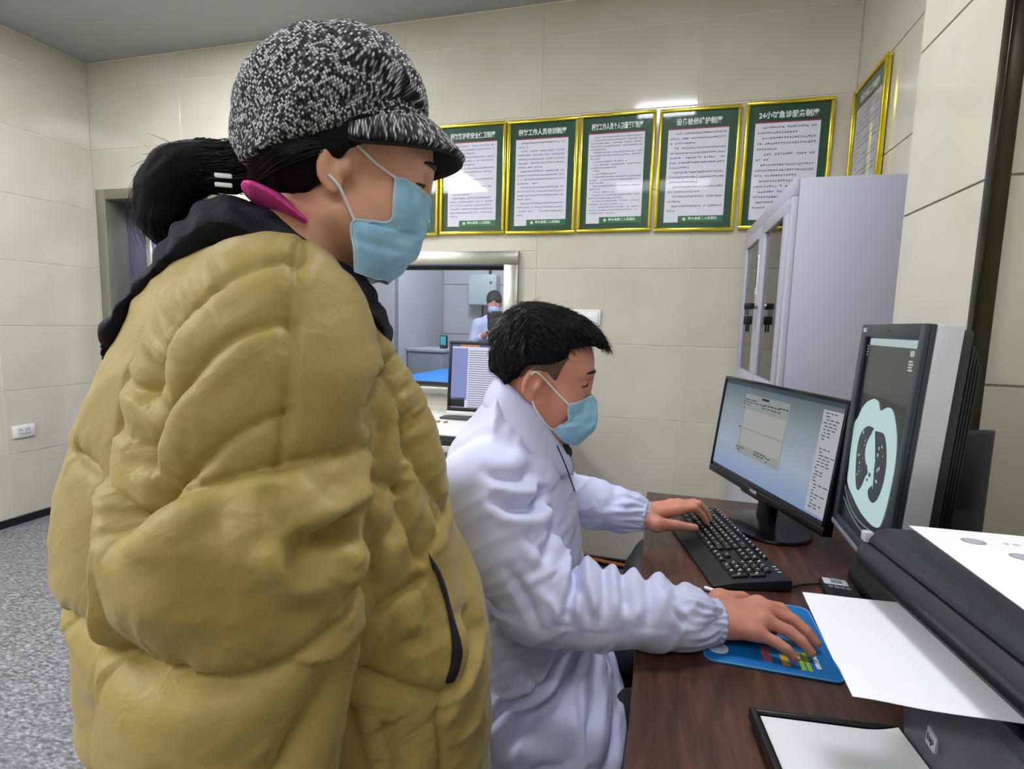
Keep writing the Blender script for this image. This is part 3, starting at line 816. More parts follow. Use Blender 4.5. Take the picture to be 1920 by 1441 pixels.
# ================================================================== PRINTER
def printer():
    # local frame: x into the machine (away from the doctor), y along the front towards the far end, z up
    th = math.radians(6.5)
    o = empty('printer', (0.160, -2.135, DZ), th)
    tag(o, 'black multifunction printer at the near end of the desk, paper in its tray', 'printer')
    ND = -0.62                                       # near end
    b = MB()
    b.box((0.055, ND, 0.004), (0.44, -0.06, 0.165))                       # lower body behind the front panel
    b.build('lower_body', navy_m, o, bevel=0.006)
    fp = MB().prism([(0.048, 0.012), (0.055, 0.012), (0.055, 0.165), (0.035, 0.172), (0.028, 0.160)], ND, -0.062, 'xz').build('front_panel', mat('printer_front', (66,70,82), 0.35), o, bevel=0.002)
    # output bay floor and back
    MB().box((0.055, ND, 0.165), (0.44, -0.03, 0.172)).build('output_floor', black_m, o, bevel=0.002)
    MB().box((0.30, ND, 0.172), (0.44, -0.012, 0.222)).build('rear_column', black_m, o, bevel=0.003)
    MB().box((0.10, -0.03, 0.004), (0.44, 0.0, 0.222)).build('end_column', mat('printer_black', (12,12,15), 0.35), o, bevel=0.004)
    # scanner unit
    MB().prism([(0.0, 0.222), (0.44, 0.222), (0.44, 0.262), (0.004, 0.262), (-0.006, 0.246)], ND, 0.0, 'xz').build('scanner_unit', navy_m, o, bevel=0.004)
    MB().box((-0.008, ND, 0.230), (-0.003, -0.004, 0.233)).build('groove', black_m, o)
    MB().box((0.012, ND, 0.215), (0.05, -0.006, 0.2225)).build('bay_lip', black_m, o, bevel=0.002)
    ld = MB().prism([(0.004, 0.264), (0.43, 0.264), (0.43, 0.282), (0.03, 0.282), (0.010, 0.274)], ND, -0.002, 'xz').build('scanner_lid', mat('lid_charcoal', (30,34,44), 0.4), o, bevel=0.003)
    MB().box((0.0, -0.012, 0.262), (0.012, 0.001, 0.276)).build('corner_catch', silver_m, o, bevel=0.002)
    # badge on the front panel
    bd = MB().prism([(-0.119, 0.062), (-0.137, 0.059), (-0.139, 0.080), (-0.121, 0.084)], 0.0365, 0.042, 'yz')
    M = Matrix.Translation((0.0, 0, 0))
    bg = bd.build('badge', mat('badge_silver', (190,192,200), 0.3, 0.4), o, bevel=0.001)
    text('badge_letters', 'hp', 0.013, Matrix.Translation((0.0362, -0.129, 0.0715)) @ Matrix.Rotation(-PI/2, 4, 'Z') @ Matrix.Rotation(PI/2, 4, 'X'), MATS['charcoal_plastic'], o)
    # slope of the panel: badge hugs it
    # lower paper tray
    tr = MB()
    tr.box((-0.135, ND, 0.008), (0.05, -0.044, 0.016)).box((-0.135, -0.050, 0.016), (0.05, -0.044, 0.024)).box((-0.141, ND, 0.008), (-0.133, -0.044, 0.026))
    tr.build('paper_tray', black_m, o, bevel=0.002)
    cl = MB()
    return o
PRN = printer()
PRM = root_matrix(PRN)
def sheet_grid(name, x0, x1, y0, y1, zf, m, label, cat='paper', nx=24, ny=10, skew=0.0):
    v = []; f = []
    for side in (0, 1):
        for i in range(nx+1):
            for j in range(ny+1):
                a, b = i/nx, j/ny
                x, y = x0+(x1-x0)*a, y0+(y1-y0)*b; sk = skew*(y-y1)*(1-0.6*a)
                v.append(tuple(PRM @ Vector((x+sk, y, zf(x, y)-0.0006*side))))
    n = (nx+1)*(ny+1)
    for i in range(nx):
        for j in range(ny):
            q = (i*(ny+1)+j, (i+1)*(ny+1)+j, (i+1)*(ny+1)+j+1, i*(ny+1)+j+1)
            f.append(q); f.append(tuple(p+n for p in q[::-1]))
    per = [i*(ny+1) for i in range(nx+1)] + [nx*(ny+1)+j for j in range(1, ny+1)] + [i*(ny+1)+ny for i in range(nx-1, -1, -1)] + [j for j in range(ny-1, 0, -1)]
    for a, b in zip(per, per[1:]+per[:1]): f.append((a, a+n, b+n, b))
    o = link(name, mesh(name, v, f, True), m)
    o.data.set_sharp_from_angle(angle=math.radians(50))
    return tag(o, label, cat)
sheet_grid('printed_sheet', -0.085, 0.235, -0.262, -0.043, lambda x, y: 0.196 + 0.016*max(0, -x/0.085)**1.5*(-1 if y > 0 else 0.0) - 0.02*max(0.0, (x-0.03))**1.0 + 0.006*math.exp(-((x+0.085)/0.05)**2)*(1 if y < -0.2 else 0.3), paper_m, 'white sheet sticking out of the printer output slot towards the mouse pad', skew=0.15)
tray_p = sheet_grid('tray_paper', -0.128, 0.045, -0.56, -0.052, lambda x, y: 0.0185 + 0.035*max(0, x/0.05)**2*0.3, paper_m, 'white paper lying in the lower printer tray')
def form_sheet():
    o = empty('form_sheet', PRM @ Vector((0.24, -0.2, 0.2825)), PRN.rotation_euler.z + math.radians(-4))
    tag(o, 'white printed form with two round grey stamps lying on top of the printer lid', 'paper')
    MB().box((-0.190, -0.42, 0), (0.17, 0.196, 0.0012)).build('sheet', paper_m, o)
    sg = mat('stamp_grey', (150,150,160), 0.6)
    for k, (x, y) in enumerate(((-0.135, 0.155), (-0.105, 0.115))):
        st = MB().lathe([(0.0135, 0), (0.0135, 0.0002)], 28, (x, y, 0.0012), sx=1.0, sy=0.8).build('stamp', sg, o)
        MB().lathe([(0.010, 0), (0.010, 0.0001)], 24, (x, y, 0.0014), sx=1.0, sy=0.8).build('stamp_centre', mat('stamp_inner', (176,178,186), 0.6), st)
    rg = np.random.default_rng(8); mb = MB()
    for k, y in enumerate((0.158, 0.118)):
        x = -0.10+k*0.035
        while x < 0.15:
            w = rg.uniform(0.004, 0.008)
            mb.box((x, y-0.003, 0.0012), (x+w, y+rg.uniform(0, 0.003), 0.0014)); x += w+rg.uniform(0.003, 0.008)
    t = mb.build('printed_text', mat('faint_ink', (180,184,194), 0.6), o); tag(t, kind='stuff')
form_sheet()
# black box with small lights between the tall monitor and the printer
nb = empty('network_box', (0.30, -2.045, DZ+0.0005), math.radians(4)); tag(nb, 'black network box with small indicator lights under the printer lid', 'box')
MB().box((-0.055, -0.048, 0), (0.10, 0.045, 0.12)).build('case', MATS['printer_black'], nb, bevel=0.004)
ll = MB()
for (y, z) in ((0.01,0.05),(-0.01,0.03),(-0.02,0.06),(-0.035,0.04),(0.02,0.02),(-0.03,0.015)): ll.box((-0.057, y-0.0022, z-0.0022), (-0.054, y+0.0022, z+0.0022))
ll.build('indicator_lights', mat('indicator_white', (200,210,230), 0.4, emit=(200,215,255), estr=0.4), nb)
rb = MB()
rg = np.random.default_rng(2)
P = [PRM @ Vector((-0.156-0.003*math.sin(k*1.7), -0.19-k*0.02, 0.020+0.006*math.sin(k*2.3))) for k in range(10)]
st_ = rb.tube(spline(P, 5), [0.006+0.003*math.sin(k*0.9) for k in range(len(spline(P, 5)))], 7).build('cord', black_m, smooth=True); tag(st_, 'black crumpled cord along the edge of the lower paper tray', 'cord')

# ================================================================== SECOND WORKSTATION
def back_desk():
    o = empty('console_table', (-1.45, -0.45, FZ)); tag(o, 'pale console table under the observation window', 'desk')
    tm = mat('pale_worktop', (206,206,204), 0.4)
    box('worktop', (-2.35, -0.72, 0.705), (-0.62, -0.012, 0.735), tm, o, True, bevel=0.003)
    for x in (-2.33, -0.66): box('end_panel', (x, -0.70, FZ), (x+0.022, -0.02, 0.705), tm, o, True, bevel=0.002)
    box('modesty_panel', (-2.3, -0.06, 0.1), (-0.66, -0.04, 0.705), tm, o, True)
back_desk()
def console():
    o = empty('control_console', (-1.28, -0.40, 0.7355)); tag(o, 'white scanner control console with dark buttons below the far monitor', 'console')
    MB().prism([(-0.22, 0.0), (0.14, 0.0), (0.14, 0.078), (-0.02, 0.074), (-0.20, 0.040), (-0.22, 0.03)], -0.36, 0.42, 'yz').build('case', white_m, o, bevel=0.006)
    for k, x in enumerate((-0.02, 0.04, 0.075, 0.11, 0.15)):
        w = 0.018 if k == 0 else 0.008
        MB().box((x-w, -0.10, 0.060), (x+w, -0.078, 0.068)).build('button', black_m if k == 0 else mat('button_olive', (150,146,90), 0.5), o, bevel=0.001)
    MB().box((0.10, -0.05, 0.070), (0.30, 0.02, 0.079)).build('slot_panel', mat('slot_grey', (60,62,66), 0.4), o, bevel=0.002)
console()
def far_monitor():
    M = mon_matrix((-0.935, -0.36, 1.02), 4, 5)
    o = empty('far_monitor'); place(o, M); tag(o, 'dark framed monitor showing a white listing, on the white console behind the doctor', 'monitor')
    Wd, Hd = 0.46, 0.36
    b = MB(); e = 0.016
    b.box((-Wd/2, -Hd/2, -0.03), (Wd/2, Hd/2, -0.004)).box((-Wd/2, -Hd/2, -0.004), (Wd/2, -Hd/2+0.02, 0.002)).box((-Wd/2, Hd/2-e, -0.004), (Wd/2, Hd/2, 0.002)).box((-Wd/2, -Hd/2+0.02, -0.004), (-Wd/2+e, Hd/2-e, 0.002)).box((Wd/2-e, -Hd/2+0.02, -0.004), (Wd/2, Hd/2-e, 0.002))
    b.build('housing', black_m, o, bevel=0.002)
    MB().box((-Wd/2, -Hd/2-0.022, -0.028), (Wd/2, -Hd/2, 0.003)).build('lower_bezel', white_m, o, bevel=0.002)
    s = flat('screen', rect(-Wd/2+e, -Hd/2+0.02, Wd/2-e, Hd/2-e), -0.004, emis('list_white', (226,228,250), 0.85), o)
    z = -0.0036
    flat('side_pane', rect(-Wd/2+e, -Hd/2+0.06, -Wd/2+e+0.085, Hd/2-e-0.02), z, emis('list_side', (150,160,222), 0.7), s)
    flat('corner_pane', rect(-Wd/2+e, -Hd/2+0.022, -Wd/2+e+0.075, -Hd/2+0.07), z, emis('list_corner', (16,18,26), 0.3), s)
    flat('top_bar', rect(-Wd/2+e, Hd/2-e-0.012, Wd/2-e, Hd/2-e), z, emis('list_top', (90,90,170), 0.6), s)
    flat('tab', rect(-Wd/2+0.06, Hd/2-e-0.012, -Wd/2+0.16, Hd/2-e-0.002), z+0.0003, emis('list_tab', (230,150,80), 0.7), s)
    mb = MB()
    for k in range(26): mb.prism(rect(-Wd/2+e+0.09, Hd/2-e-0.035-k*0.0115, Wd/2-e, Hd/2-e-0.030-k*0.0115), z, z+0.0002, 'xy')
    t = mb.build('list_rows', emis('list_row', (168,170,200), 0.6), s); tag(t, kind='stuff')
    box('neck', (-0.04, -0.200, -0.07), (0.04, -0.02, -0.028), black_m, o, bevel=0.004)
    MB().lathe([(0.11, 0), (0.11, 0.006), (0.05, 0.012)], 32, (-0.945, -0.32, 0.8145)).build('base', black_m, o, True, smooth=True)
far_monitor()
fk = empty('far_keyboard', (-1.02, -0.672, 0.7355)); tag(fk, 'black keyboard on the edge of the console table behind the doctor', 'keyboard')
MB().prism([(-0.046, 0), (0.046, 0), (0.046, 0.022), (-0.046, 0.012)], -0.2, 0.2, 'yz').build('body', black_m, fk, bevel=0.003)
kk = MB()
for r in range(5):
    for k in range(20): kk.box((-0.19+k*0.019, -0.043+r*0.0172, 0.012+r*0.0018), (-0.174+k*0.019, -0.028+r*0.0172, 0.019+r*0.0018))
t = kk.build('keys', navy_m, fk); tag(t, kind='stuff')

# ================================================================== SCANNER ROOM CONTENTS
eb = empty('electric_box', (-2.17, 3.288, 1.49)); tag(eb, 'pale grey electric box on the far wall of the scanner room', 'box')
eb.location = (-2.165, 3.286, 1.50)
em = mat('electric_box_paint', (178,190,188), 0.4)
box('case', (-0.17, -0.16, 0), (0.17, 0, 0.36), em, eb, bevel=0.004)
d_ = box('door', (-0.16, -0.172, 0.008), (0.15, -0.16, 0.352), em, eb, bevel=0.003)
for z in (0.09, 0.26): box('latch', (0.10, -0.18, z-0.014), (0.122, -0.17, z+0.014), black_m, d_, bevel=0.002)
MB().tube([(0.06, -0.05, 0.36), (0.06, -0.05, 0.47), (0.05, -0.03, 1.2)], 0.018, 8).build('conduit', black_m, eb, smooth=True)
MB().tube([(-0.03, -0.04, 0), (-0.03, -0.04, -0.3)], 0.008, 8).build('conduit', black_m, eb, smooth=True)
tb = empty('scanner_table', (-1.9, 1.2, FZ)); tag(tb, 'scanner patient table covered with a blue sheet behind the window', 'table')
MB().box((-0.30, -0.7, 0), (0.30, 0.9, 0.74)).build('pedestal', white_m, tb, bevel=0.03)
MB().box((-0.36, -0.85, 0.74), (0.36, 1.0, 0.84)).build('table_top', white_m, tb, bevel=0.03, seg=3)
MB().box((-0.34, -0.84, 0.842), (0.34, 0.95, 0.872)).build('blue_sheet', mat('blue_sheet', (40,130,205), 0.7), tb, bevel=0.012, seg=3)
pf = empty('equipment_cabinet', (-2.50, 2.55, FZ)); tag(pf, 'grey equipment cabinet standing in the scanner room', 'cabinet')
MB().box((-0.21, -0.27, 0), (0.21, 0.27, 1.02)).build('case', mat('equip_grey', (128,132,146), 0.4), pf, bevel=0.02)
MB().box((-0.215, -0.28, 1.02), (0.215, 0.28, 1.06)).build('top', mat('equip_top', (168,172,182), 0.4), pf, bevel=0.01)
hd = empty('head_holder', (-1.72, 1.80, FZ+0.8725)); tag(hd, 'grey curved head rest standing on the blue scanner table', 'head rest')
hv = MB().tube(spline([(0.0,0,0.045),(-0.03,0,0.12),(-0.09,0,0.22),(-0.13,0,0.30)], 6), [0.06,0.062,0.064,0.064,0.064,0.063,0.062,0.06,0.058,0.056,0.054,0.053,0.052,0.05,0.048,0.046,0.044,0.040,0.02], 14)
hv.build('shell', mat('rest_grey', (110,116,136), 0.4), hd, smooth=True)
MB().tube([(0.02,0.0,0.0),(0.02,0.0,0.04)],0.07,16).build('foot', black_m, hd, smooth=True)
dvp = empty('status_display', (-1.62, 1.95, 0.99)); tag(dvp, 'small device with a glowing blue display on the grey cabinet', 'display')
dvp.location = (-2.34, 2.40, FZ+1.0605)
MB().box((-0.04,-0.02,0),(0.04,0.02,0.14)).build('case', black_m, dvp, bevel=0.006)
box('screen', (-0.03,-0.022,0.04),(0.03,-0.019,0.13), emis('status_blue',(60,190,220),0.9), dvp)
cbl = MB().tube(spline([(-0.62, -0.03, FZ+0.03), (-0.45, -0.035, FZ+0.045), (-0.25, -0.03, FZ+0.03), (0.1, -0.03, FZ+0.035), (0.5,-0.03,FZ+0.03)], 6), 0.010, 8).build('orange_cable', mat('orange_cable', (196,110,40), 0.5), smooth=True)
tag(cbl, 'orange cable lying along the skirting of the tiled back wall', 'cable')
# ================================================================== BODY TOOLKIT: implicit volumes -> one continuous surface
class Vol:
    def __init__(s, xs, ys, zs):
        s.xs, s.ys, s.zs = [np.asarray(a, np.float32) for a in (xs, ys, zs)]
        s.f = np.full((len(xs), len(ys), len(zs)), 0.5, np.float32)
    def blk(s, lo, hi, pad=0.03):
        sl = []
        for a, l, h in zip((s.xs, s.ys, s.zs), lo, hi):
            i0 = max(0, np.searchsorted(a, l-pad)-1); i1 = min(len(a), np.searchsorted(a, h+pad)+1); sl.append(slice(i0, i1))
        return tuple(sl), s.xs[sl[0]][:,None,None], s.ys[sl[1]][None,:,None], s.zs[sl[2]][None,None,:]
    def put(s, d, sl, k, sub=False):
        a = s.f[sl]
        if sub: a, d = -a, d
        if k > 0:
            h = np.maximum(k-np.abs(a-d), 0)/k; r = np.minimum(a, d)-h*h*k*0.25
        else: r = np.minimum(a, d)
        s.f[sl] = -r if sub else r
    def ell(s, c, r, R=None, k=0.01, sub=False):
        c = np.array(c, float); r = np.array(r, float); m = max(r)
        sl, X, Y, Z = s.blk(c-m, c+m)
        X, Y, Z = X-c[0], Y-c[1], Z-c[2]
        if R is not None:
            X, Y, Z = (R[0][0]*X+R[1][0]*Y+R[2][0]*Z, R[0][1]*X+R[1][1]*Y+R[2][1]*Z, R[0][2]*X+R[1][2]*Y+R[2][2]*Z)
        k0 = np.sqrt((X/r[0])**2+(Y/r[1])**2+(Z/r[2])**2); k1 = np.sqrt((X/r[0]**2)**2+(Y/r[1]**2)**2+(Z/r[2]**2)**2)+1e-9
        s.put((k0*(k0-1)/k1).astype(np.float32), sl, k, sub)
    def cap(s, a, b, ra, rb, k=0.01, sub=False):
        a = np.array(a, float); b = np.array(b, float); m = max(ra, rb)
        sl, X, Y, Z = s.blk(np.minimum(a, b)-m, np.maximum(a, b)+m, 0.012+k)
        ba = b-a; L2 = float(ba@ba)+1e-12
        t = np.clip(((X-a[0])*ba[0]+(Y-a[1])*ba[1]+(Z-a[2])*ba[2])/L2, 0, 1)
        d = np.sqrt((X-a[0]-t*ba[0])**2+(Y-a[1]-t*ba[1])**2+(Z-a[2]-t*ba[2])**2)-(ra+(rb-ra)*t)
        s.put(d.astype(np.float32), sl, k, sub)
    def chain(s, pts, rs, k=0.01, k2=None):
        for i in range(len(pts)-1): s.cap(pts[i], pts[i+1], rs[i], rs[i+1], k if i == 0 or k2 is None else k2)
    def inflate(s, poly, yc, T, rr, k=0.02, lo=None, zoff=0.0):
        P = np.array(poly, float); P = P + np.array([0, zoff]); lo2 = P.min(0); hi2 = P.max(0)
        zs = s.zs.astype(float)
        ycz = np.array([yc(z-zoff) if callable(yc) else yc for z in zs], np.float32)
        sl, X, Y, Z = s.blk((lo2[0], ycz.min()-T, lo2[1]), (hi2[0], ycz.max()+T, hi2[1]))
        XX, ZZ = np.meshgrid(s.xs[sl[0]], s.zs[sl[2]], indexing='ij')
        d2 = -poly_sd(P, XX.ravel(), ZZ.ravel()).reshape(XX.shape)      # positive inside
        half = T*np.sqrt(np.clip(1-(1-np.clip(d2/rr, 0, 1))**2, 0, 1))
        yy = np.abs(s.ys[sl[1]][None,:,None]-ycz[sl[2]][None,None,:])
        ins = d2[:,None,:] > 0
        d = np.where(ins, yy-half[:,None,:], np.sqrt(d2[:,None,:]**2+yy**2))
        s.put(d.astype(np.float32), sl, k)
    def surface(s):
        f = s.f; ins = f < 0
        nx, ny, nz = f.shape
        c = np.zeros((nx-1, ny-1, nz-1), np.uint8)
        for i in (0,1):
            for j in (0,1):
                for k in (0,1): c += ins[i:nx-1+i, j:ny-1+j, k:nz-1+k]
        cells = np.argwhere((c > 0) & (c < 8))
        I, J, K = cells.T
        idx = np.full((nx-1, ny-1, nz-1), -1, np.int32); idx[I, J, K] = np.arange(len(cells))
        acc = np.zeros((len(cells), 3)); cnt = np.zeros(len(cells))
        corners = [(0,0,0),(1,0,0),(0,1,0),(1,1,0),(0,0,1),(1,0,1),(0,1,1),(1,1,1)]
        def pos(o): return np.stack([s.xs[I+o[0]], s.ys[J+o[1]], s.zs[K+o[2]]], 1).astype(float)
        for a in range(8):
            for ax in range(3):
                if corners[a][ax]: continue
                o1 = corners[a]; o2 = list(o1); o2[ax] = 1
                f1 = f[I+o1[0], J+o1[1], K+o1[2]].astype(float); f2 = f[I+o2[0], J+o2[1], K+o2[2]].astype(float)
                m = (f1 < 0) != (f2 < 0)
                t = np.where(m, f1/np.where(m, f1-f2, 1), 0)[:,None]
                p = pos(o1)*(1-t)+pos(o2)*t
                acc += np.where(m[:,None], p, 0); cnt += m
        V = acc/cnt[:,None]
        F = []
        for ax in range(3):
            a1, a2 = [(1,2),(2,0),(0,1)][ax]
            A = [slice(None)]*3; B = [slice(None)]*3
            A[ax] = slice(0,-1); B[ax] = slice(1,None)
            for q in (a1, a2):
                A[q] = slice(1,-1); B[q] = slice(1,-1)
            e1 = ins[tuple(A)]; e2 = ins[tuple(B)]
            for flip, m in ((False, e1 & ~e2), (True, ~e1 & e2)):
                w = np.argwhere(m)
                if not len(w): continue
                base = w.copy(); base[:,a1] += 1; base[:,a2] += 1
                def g(d1, d2):
                    b = base.copy(); b[:,a1] -= d1; b[:,a2] -= d2
                    return idx[b[:,0], b[:,1], b[:,2]]
                q = np.stack([g(1,1), g(0,1), g(0,0), g(1,0)], 1)
                if flip: q = q[:,::-1]
                F.append(q)
        F = np.concatenate(F); F = F[(F >= 0).all(1)]
        return V, F
def poly_sd(P, x, y):
    """signed distance to polygon, negative inside"""
    n = len(P); d = np.full(x.shape, 1e9); inside = np.zeros(x.shape, bool)
    for i in range(n):
        a, b = P[i], P[(i+1) % n]; e = b-a
        t = np.clip(((x-a[0])*e[0]+(y-a[1])*e[1])/(e@e+1e-12), 0, 1)
        d = np.minimum(d, (x-a[0]-t*e[0])**2+(y-a[1]-t*e[1])**2)
        c = ((a[1] > y) != (b[1] > y)) & (x < (b[0]-a[0])*(y-a[1])/((b[1]-a[1]) if abs(b[1]-a[1]) > 1e-12 else 1e-12)+a[0])
        inside ^= c
    d = np.sqrt(d); return np.where(inside, -d, d)
def line_d(P, x, y):
    """distance to a polyline, arc length at the nearest point, signed side"""
    P = np.array(P, float); best = np.full(x.shape, 1e9); arc = np.zeros(x.shape); s0 = 0; side = np.zeros(x.shape)
    for a, b in zip(P[:-1], P[1:]):
        e = b-a; l = np.sqrt(e@e)+1e-9
        t = np.clip(((x-a[0])*e[0]+(y-a[1])*e[1])/(l*l), 0, 1)
        d = (x-a[0]-t*e[0])**2+(y-a[1]-t*e[1])**2
        m = d < best; best = np.where(m, d, best); arc = np.where(m, s0+t*l, arc)
        side = np.where(m, np.sign(e[0]*(y-a[1])-e[1]*(x-a[0])), side); s0 += l
    return np.sqrt(best), arc, s0, side
def normals(V, F):
    n = np.cross(V[F[:,2]]-V[F[:,0]], V[F[:,3]]-V[F[:,1]])
    out = np.zeros_like(V)
    for i in range(4):
        for c in range(3): out[:,c] += np.bincount(F[:,i], n[:,c], len(V))
    return out/(np.linalg.norm(out, axis=1, keepdims=True)+1e-12)
def relax(V, F, it=2, w=0.5):
    E = np.concatenate([F[:,[0,1]], F[:,[1,2]], F[:,[2,3]], F[:,[3,0]]])
    deg = np.bincount(E[:,0], minlength=len(V))+np.bincount(E[:,1], minlength=len(V))
    for _ in range(it):
        A = np.stack([np.bincount(E[:,0], V[E[:,1],c], len(V))+np.bincount(E[:,1], V[E[:,0],c], len(V)) for c in range(3)], 1)/np.maximum(deg, 1)[:,None]
        V = V*(1-w)+A*w
    return V
_perm = np.random.default_rng(5).random((64,64,64))
def vnoise(p):
    p = np.asarray(p, float); i = np.floor(p).astype(int); f = p-i; f = f*f*(3-2*f); r = 0
    for a in (0,1):
        for b in (0,1):
            for c in (0,1):
                w = (f[:,0] if a else 1-f[:,0])*(f[:,1] if b else 1-f[:,1])*(f[:,2] if c else 1-f[:,2])
                r = r+w*_perm[(i[:,0]+a) % 64, (i[:,1]+b) % 64, (i[:,2]+c) % 64]
    return r*2-1
def fbm(p, o=3):
    r = 0; a = 1
    for k in range(o): r = r+a*vnoise(p*(2**k)+k*17.3); a *= 0.5
    return r
def vmesh(name, V, F, m, parent):
    me = bpy.data.meshes.new(name)
    me.vertices.add(len(V)); me.vertices.foreach_set('co', np.asarray(V, np.float32).ravel())
    n = F.shape[1]
    me.loops.add(len(F)*n); me.loops.foreach_set('vertex_index', F.astype(np.int32).ravel())
    me.polygons.add(len(F)); me.polygons.foreach_set('loop_start', np.arange(0, len(F)*n, n, dtype=np.int32)); me.polygons.foreach_set('loop_total', np.full(len(F), n, np.int32))
    me.update(calc_edges=True); me.polygons.foreach_set('use_smooth', [True]*len(F)); me.validate()
    return link(name, me, m, parent)
def grid(lo, hi, st): return np.arange(lo, hi+st*0.5, st)
def graded(*segs):
    out = []
    for lo, hi, st in segs:
        n = max(1, int(round((hi-lo)/st))); out += list(np.linspace(lo, hi, n, endpoint=False))
    return np.array(out+[segs[-1][1]])
def strands(curves, r0, taper=0.15, sides=3):
    """curves: list of (n,3) arrays -> thin tapering tubes, one mesh"""
    V = []; F = []; n0 = 0
    ang = np.arange(sides)*2*PI/sides
    for c in curves:
        c = np.asarray(c, float); n = len(c)
        t = np.gradient(c, axis=0); t /= np.linalg.norm(t, axis=1, keepdims=True)+1e-9
        up = np.array([0.3,0.5,0.81]); a = np.cross(t, up); a /= np.linalg.norm(a, axis=1, keepdims=True)+1e-9; b = np.cross(t, a)
        rr = r0*np.linspace(1, taper, n)[:,None,None]
        ring = c[:,None,:]+rr*(a[:,None,:]*np.cos(ang)[None,:,None]+b[:,None,:]*np.sin(ang)[None,:,None])
        V.append(ring.reshape(-1,3))
        i = np.arange(n-1)[:,None]*sides; k = np.arange(sides)[None,:]; k2 = (k+1) % sides
        F.append((np.stack([i+k, i+k2, i+sides+k2, i+sides+k], -1).reshape(-1,4))+n0); n0 += n*sides
    return np.concatenate(V), np.concatenate(F)
def Ry(a):
    """pitch: positive tips the face (+x) down"""
    c, s = math.cos(a), math.sin(a)
    return np.array([[c,0,s],[0,1,0],[-s,0,c]])

# ---- materials for people
def skin(name, rgb, rgb2):
    m = mat(name, rgb, 0.48, spec=0.4)
    vary(m, 14, rgb2, rgb, 3)
    bsdf(m).inputs['Subsurface Weight'].default_value = 0.12
    bsdf(m).inputs['Subsurface Radius'].default_value = (0.012, 0.004, 0.002)
    bsdf(m).inputs['Subsurface Scale'].default_value = 0.6
    return m
skin_w = skin('skin_light', (222,172,146), (206,152,124))
skin_m = skin('skin_tan', (212,150,128), (200,130,108))
hair_m = mat('black_hair', (14,12,12), 0.38, spec=0.5)
hair2_m = mat('dark_brown_hair', (18,14,13), 0.5)
maskblue_m = mat('mask_blue', (150,200,232), 0.7); vary(maskblue_m, 30, (142,194,228), (162,210,238), 3)
maskwhite_m = mat('mask_loop_white', (232,236,240), 0.7)
lash_m = mat('lash_black', (14,10,10), 0.5)
coatwhite_m = mat('white_coat_cloth', (208,212,242), 0.5, spec=0.3)
add_bump(coatwhite_m, 420, 0.05, 0.0006, 2)
navycloth_m = mat('navy_cloth', (20,22,36), 0.75)
jacket_m = mat('mustard_nylon', (162,141,74), 0.52, spec=0.35)
vary(jacket_m, 6, (154,133,66), (171,151,86), 5)
jacket_m.node_tree.nodes['Principled BSDF'].inputs['Sheen Weight'].default_value = 0.1
def _jbump():
    m = jacket_m; mp = coords(m, 'Object')
    n1 = N(m, 'ShaderNodeTexNoise'); n1.inputs['Scale'].default_value = 62; n1.inputs['Detail'].default_value = 6; n1.inputs['Roughness'].default_value = 0.55; n1.inputs['Distortion'].default_value = 0.8
    L(m, mp, 0, n1, 'Vector')
    bp = N(m, 'ShaderNodeBump'); bp.inputs['Strength'].default_value = 0.38; bp.inputs['Distance'].default_value = 0.004
    L(m, n1, 0, bp, 'Height'); L(m, bp, 0, bsdf(m), 'Normal')
_jbump()
knit_m = mat('navy_knit', (17,20,34), 0.9)
add_bump(knit_m, 260, 0.6, 0.003, 2)
pink_m = mat('pink_fleece', (226,70,160), 0.85); add_bump(pink_m, 300, 0.5, 0.002, 2)
def _tweed():
    m = mat('black_white_tweed', (90,90,96), 0.9)
    mp = coords(m, 'UV', (1,1,1))
    bk = N(m, 'ShaderNodeTexVoronoi'); bk.inputs['Scale'].default_value = 1.0; bk.inputs['Randomness'].default_value = 0.35
    mp.inputs['Scale'].default_value = (400, 350, 1); mp.inputs['Rotation'].default_value = (0, 0, 0.5)
    L(m, mp, 0, bk, 'Vector')
    sp = N(m, 'ShaderNodeSeparateColor'); L(m, bk, 'Color', sp, 0)
    nz = N(m, 'ShaderNodeTexNoise'); nz.inputs['Scale'].default_value = 9; L(m, coords(m, 'UV'), 0, nz, 'Vector')
    ad = N(m, 'ShaderNodeMath', operation='MULTIPLY_ADD'); L(m, nz, 0, ad, 0); ad.inputs[1].default_value = 0.6; L(m, sp, 0, ad, 2)
    r = ramp(m, [(0.45, lin((22,22,26))), (0.70, lin((70,70,78))), (0.92, lin((176,176,184))), (1.15, lin((226,226,230)))])
    sc = N(m, 'ShaderNodeMath', operation='MULTIPLY'); sc.inputs[1].default_value = 0.72; L(m, ad, 0, sc, 0)
    for e in r.color_ramp.elements: e.position = min(1, e.position*0.72)
    L(m, sc, 0, r, 0)
    # dark yarn gaps between the knots
    mr = N(m, 'ShaderNodeMapRange'); L(m, bk, 'Distance', mr, 0); mr.inputs[1].default_value = 0.25; mr.inputs[2].default_value = 0.62; mr.inputs[3].default_value = 1.0; mr.inputs[4].default_value = 0.12
    mx = N(m, 'ShaderNodeMix', data_type='RGBA', blend_type='MULTIPLY'); mx.inputs[0].default_value = 1.0
    L(m, r, 0, mx, 6); L(m, mr, 0, mx, 7); L(m, mx, 2, bsdf(m), 'Base Color')
    bp = N(m, 'ShaderNodeBump'); bp.inputs['Strength'].default_value = 0.7; bp.inputs['Distance'].default_value = 0.002; bp.invert = True
    L(m, bk, 'Distance', bp, 'Height'); L(m, bp, 0, bsdf(m), 'Normal')
    return m
tweed_m = _tweed()

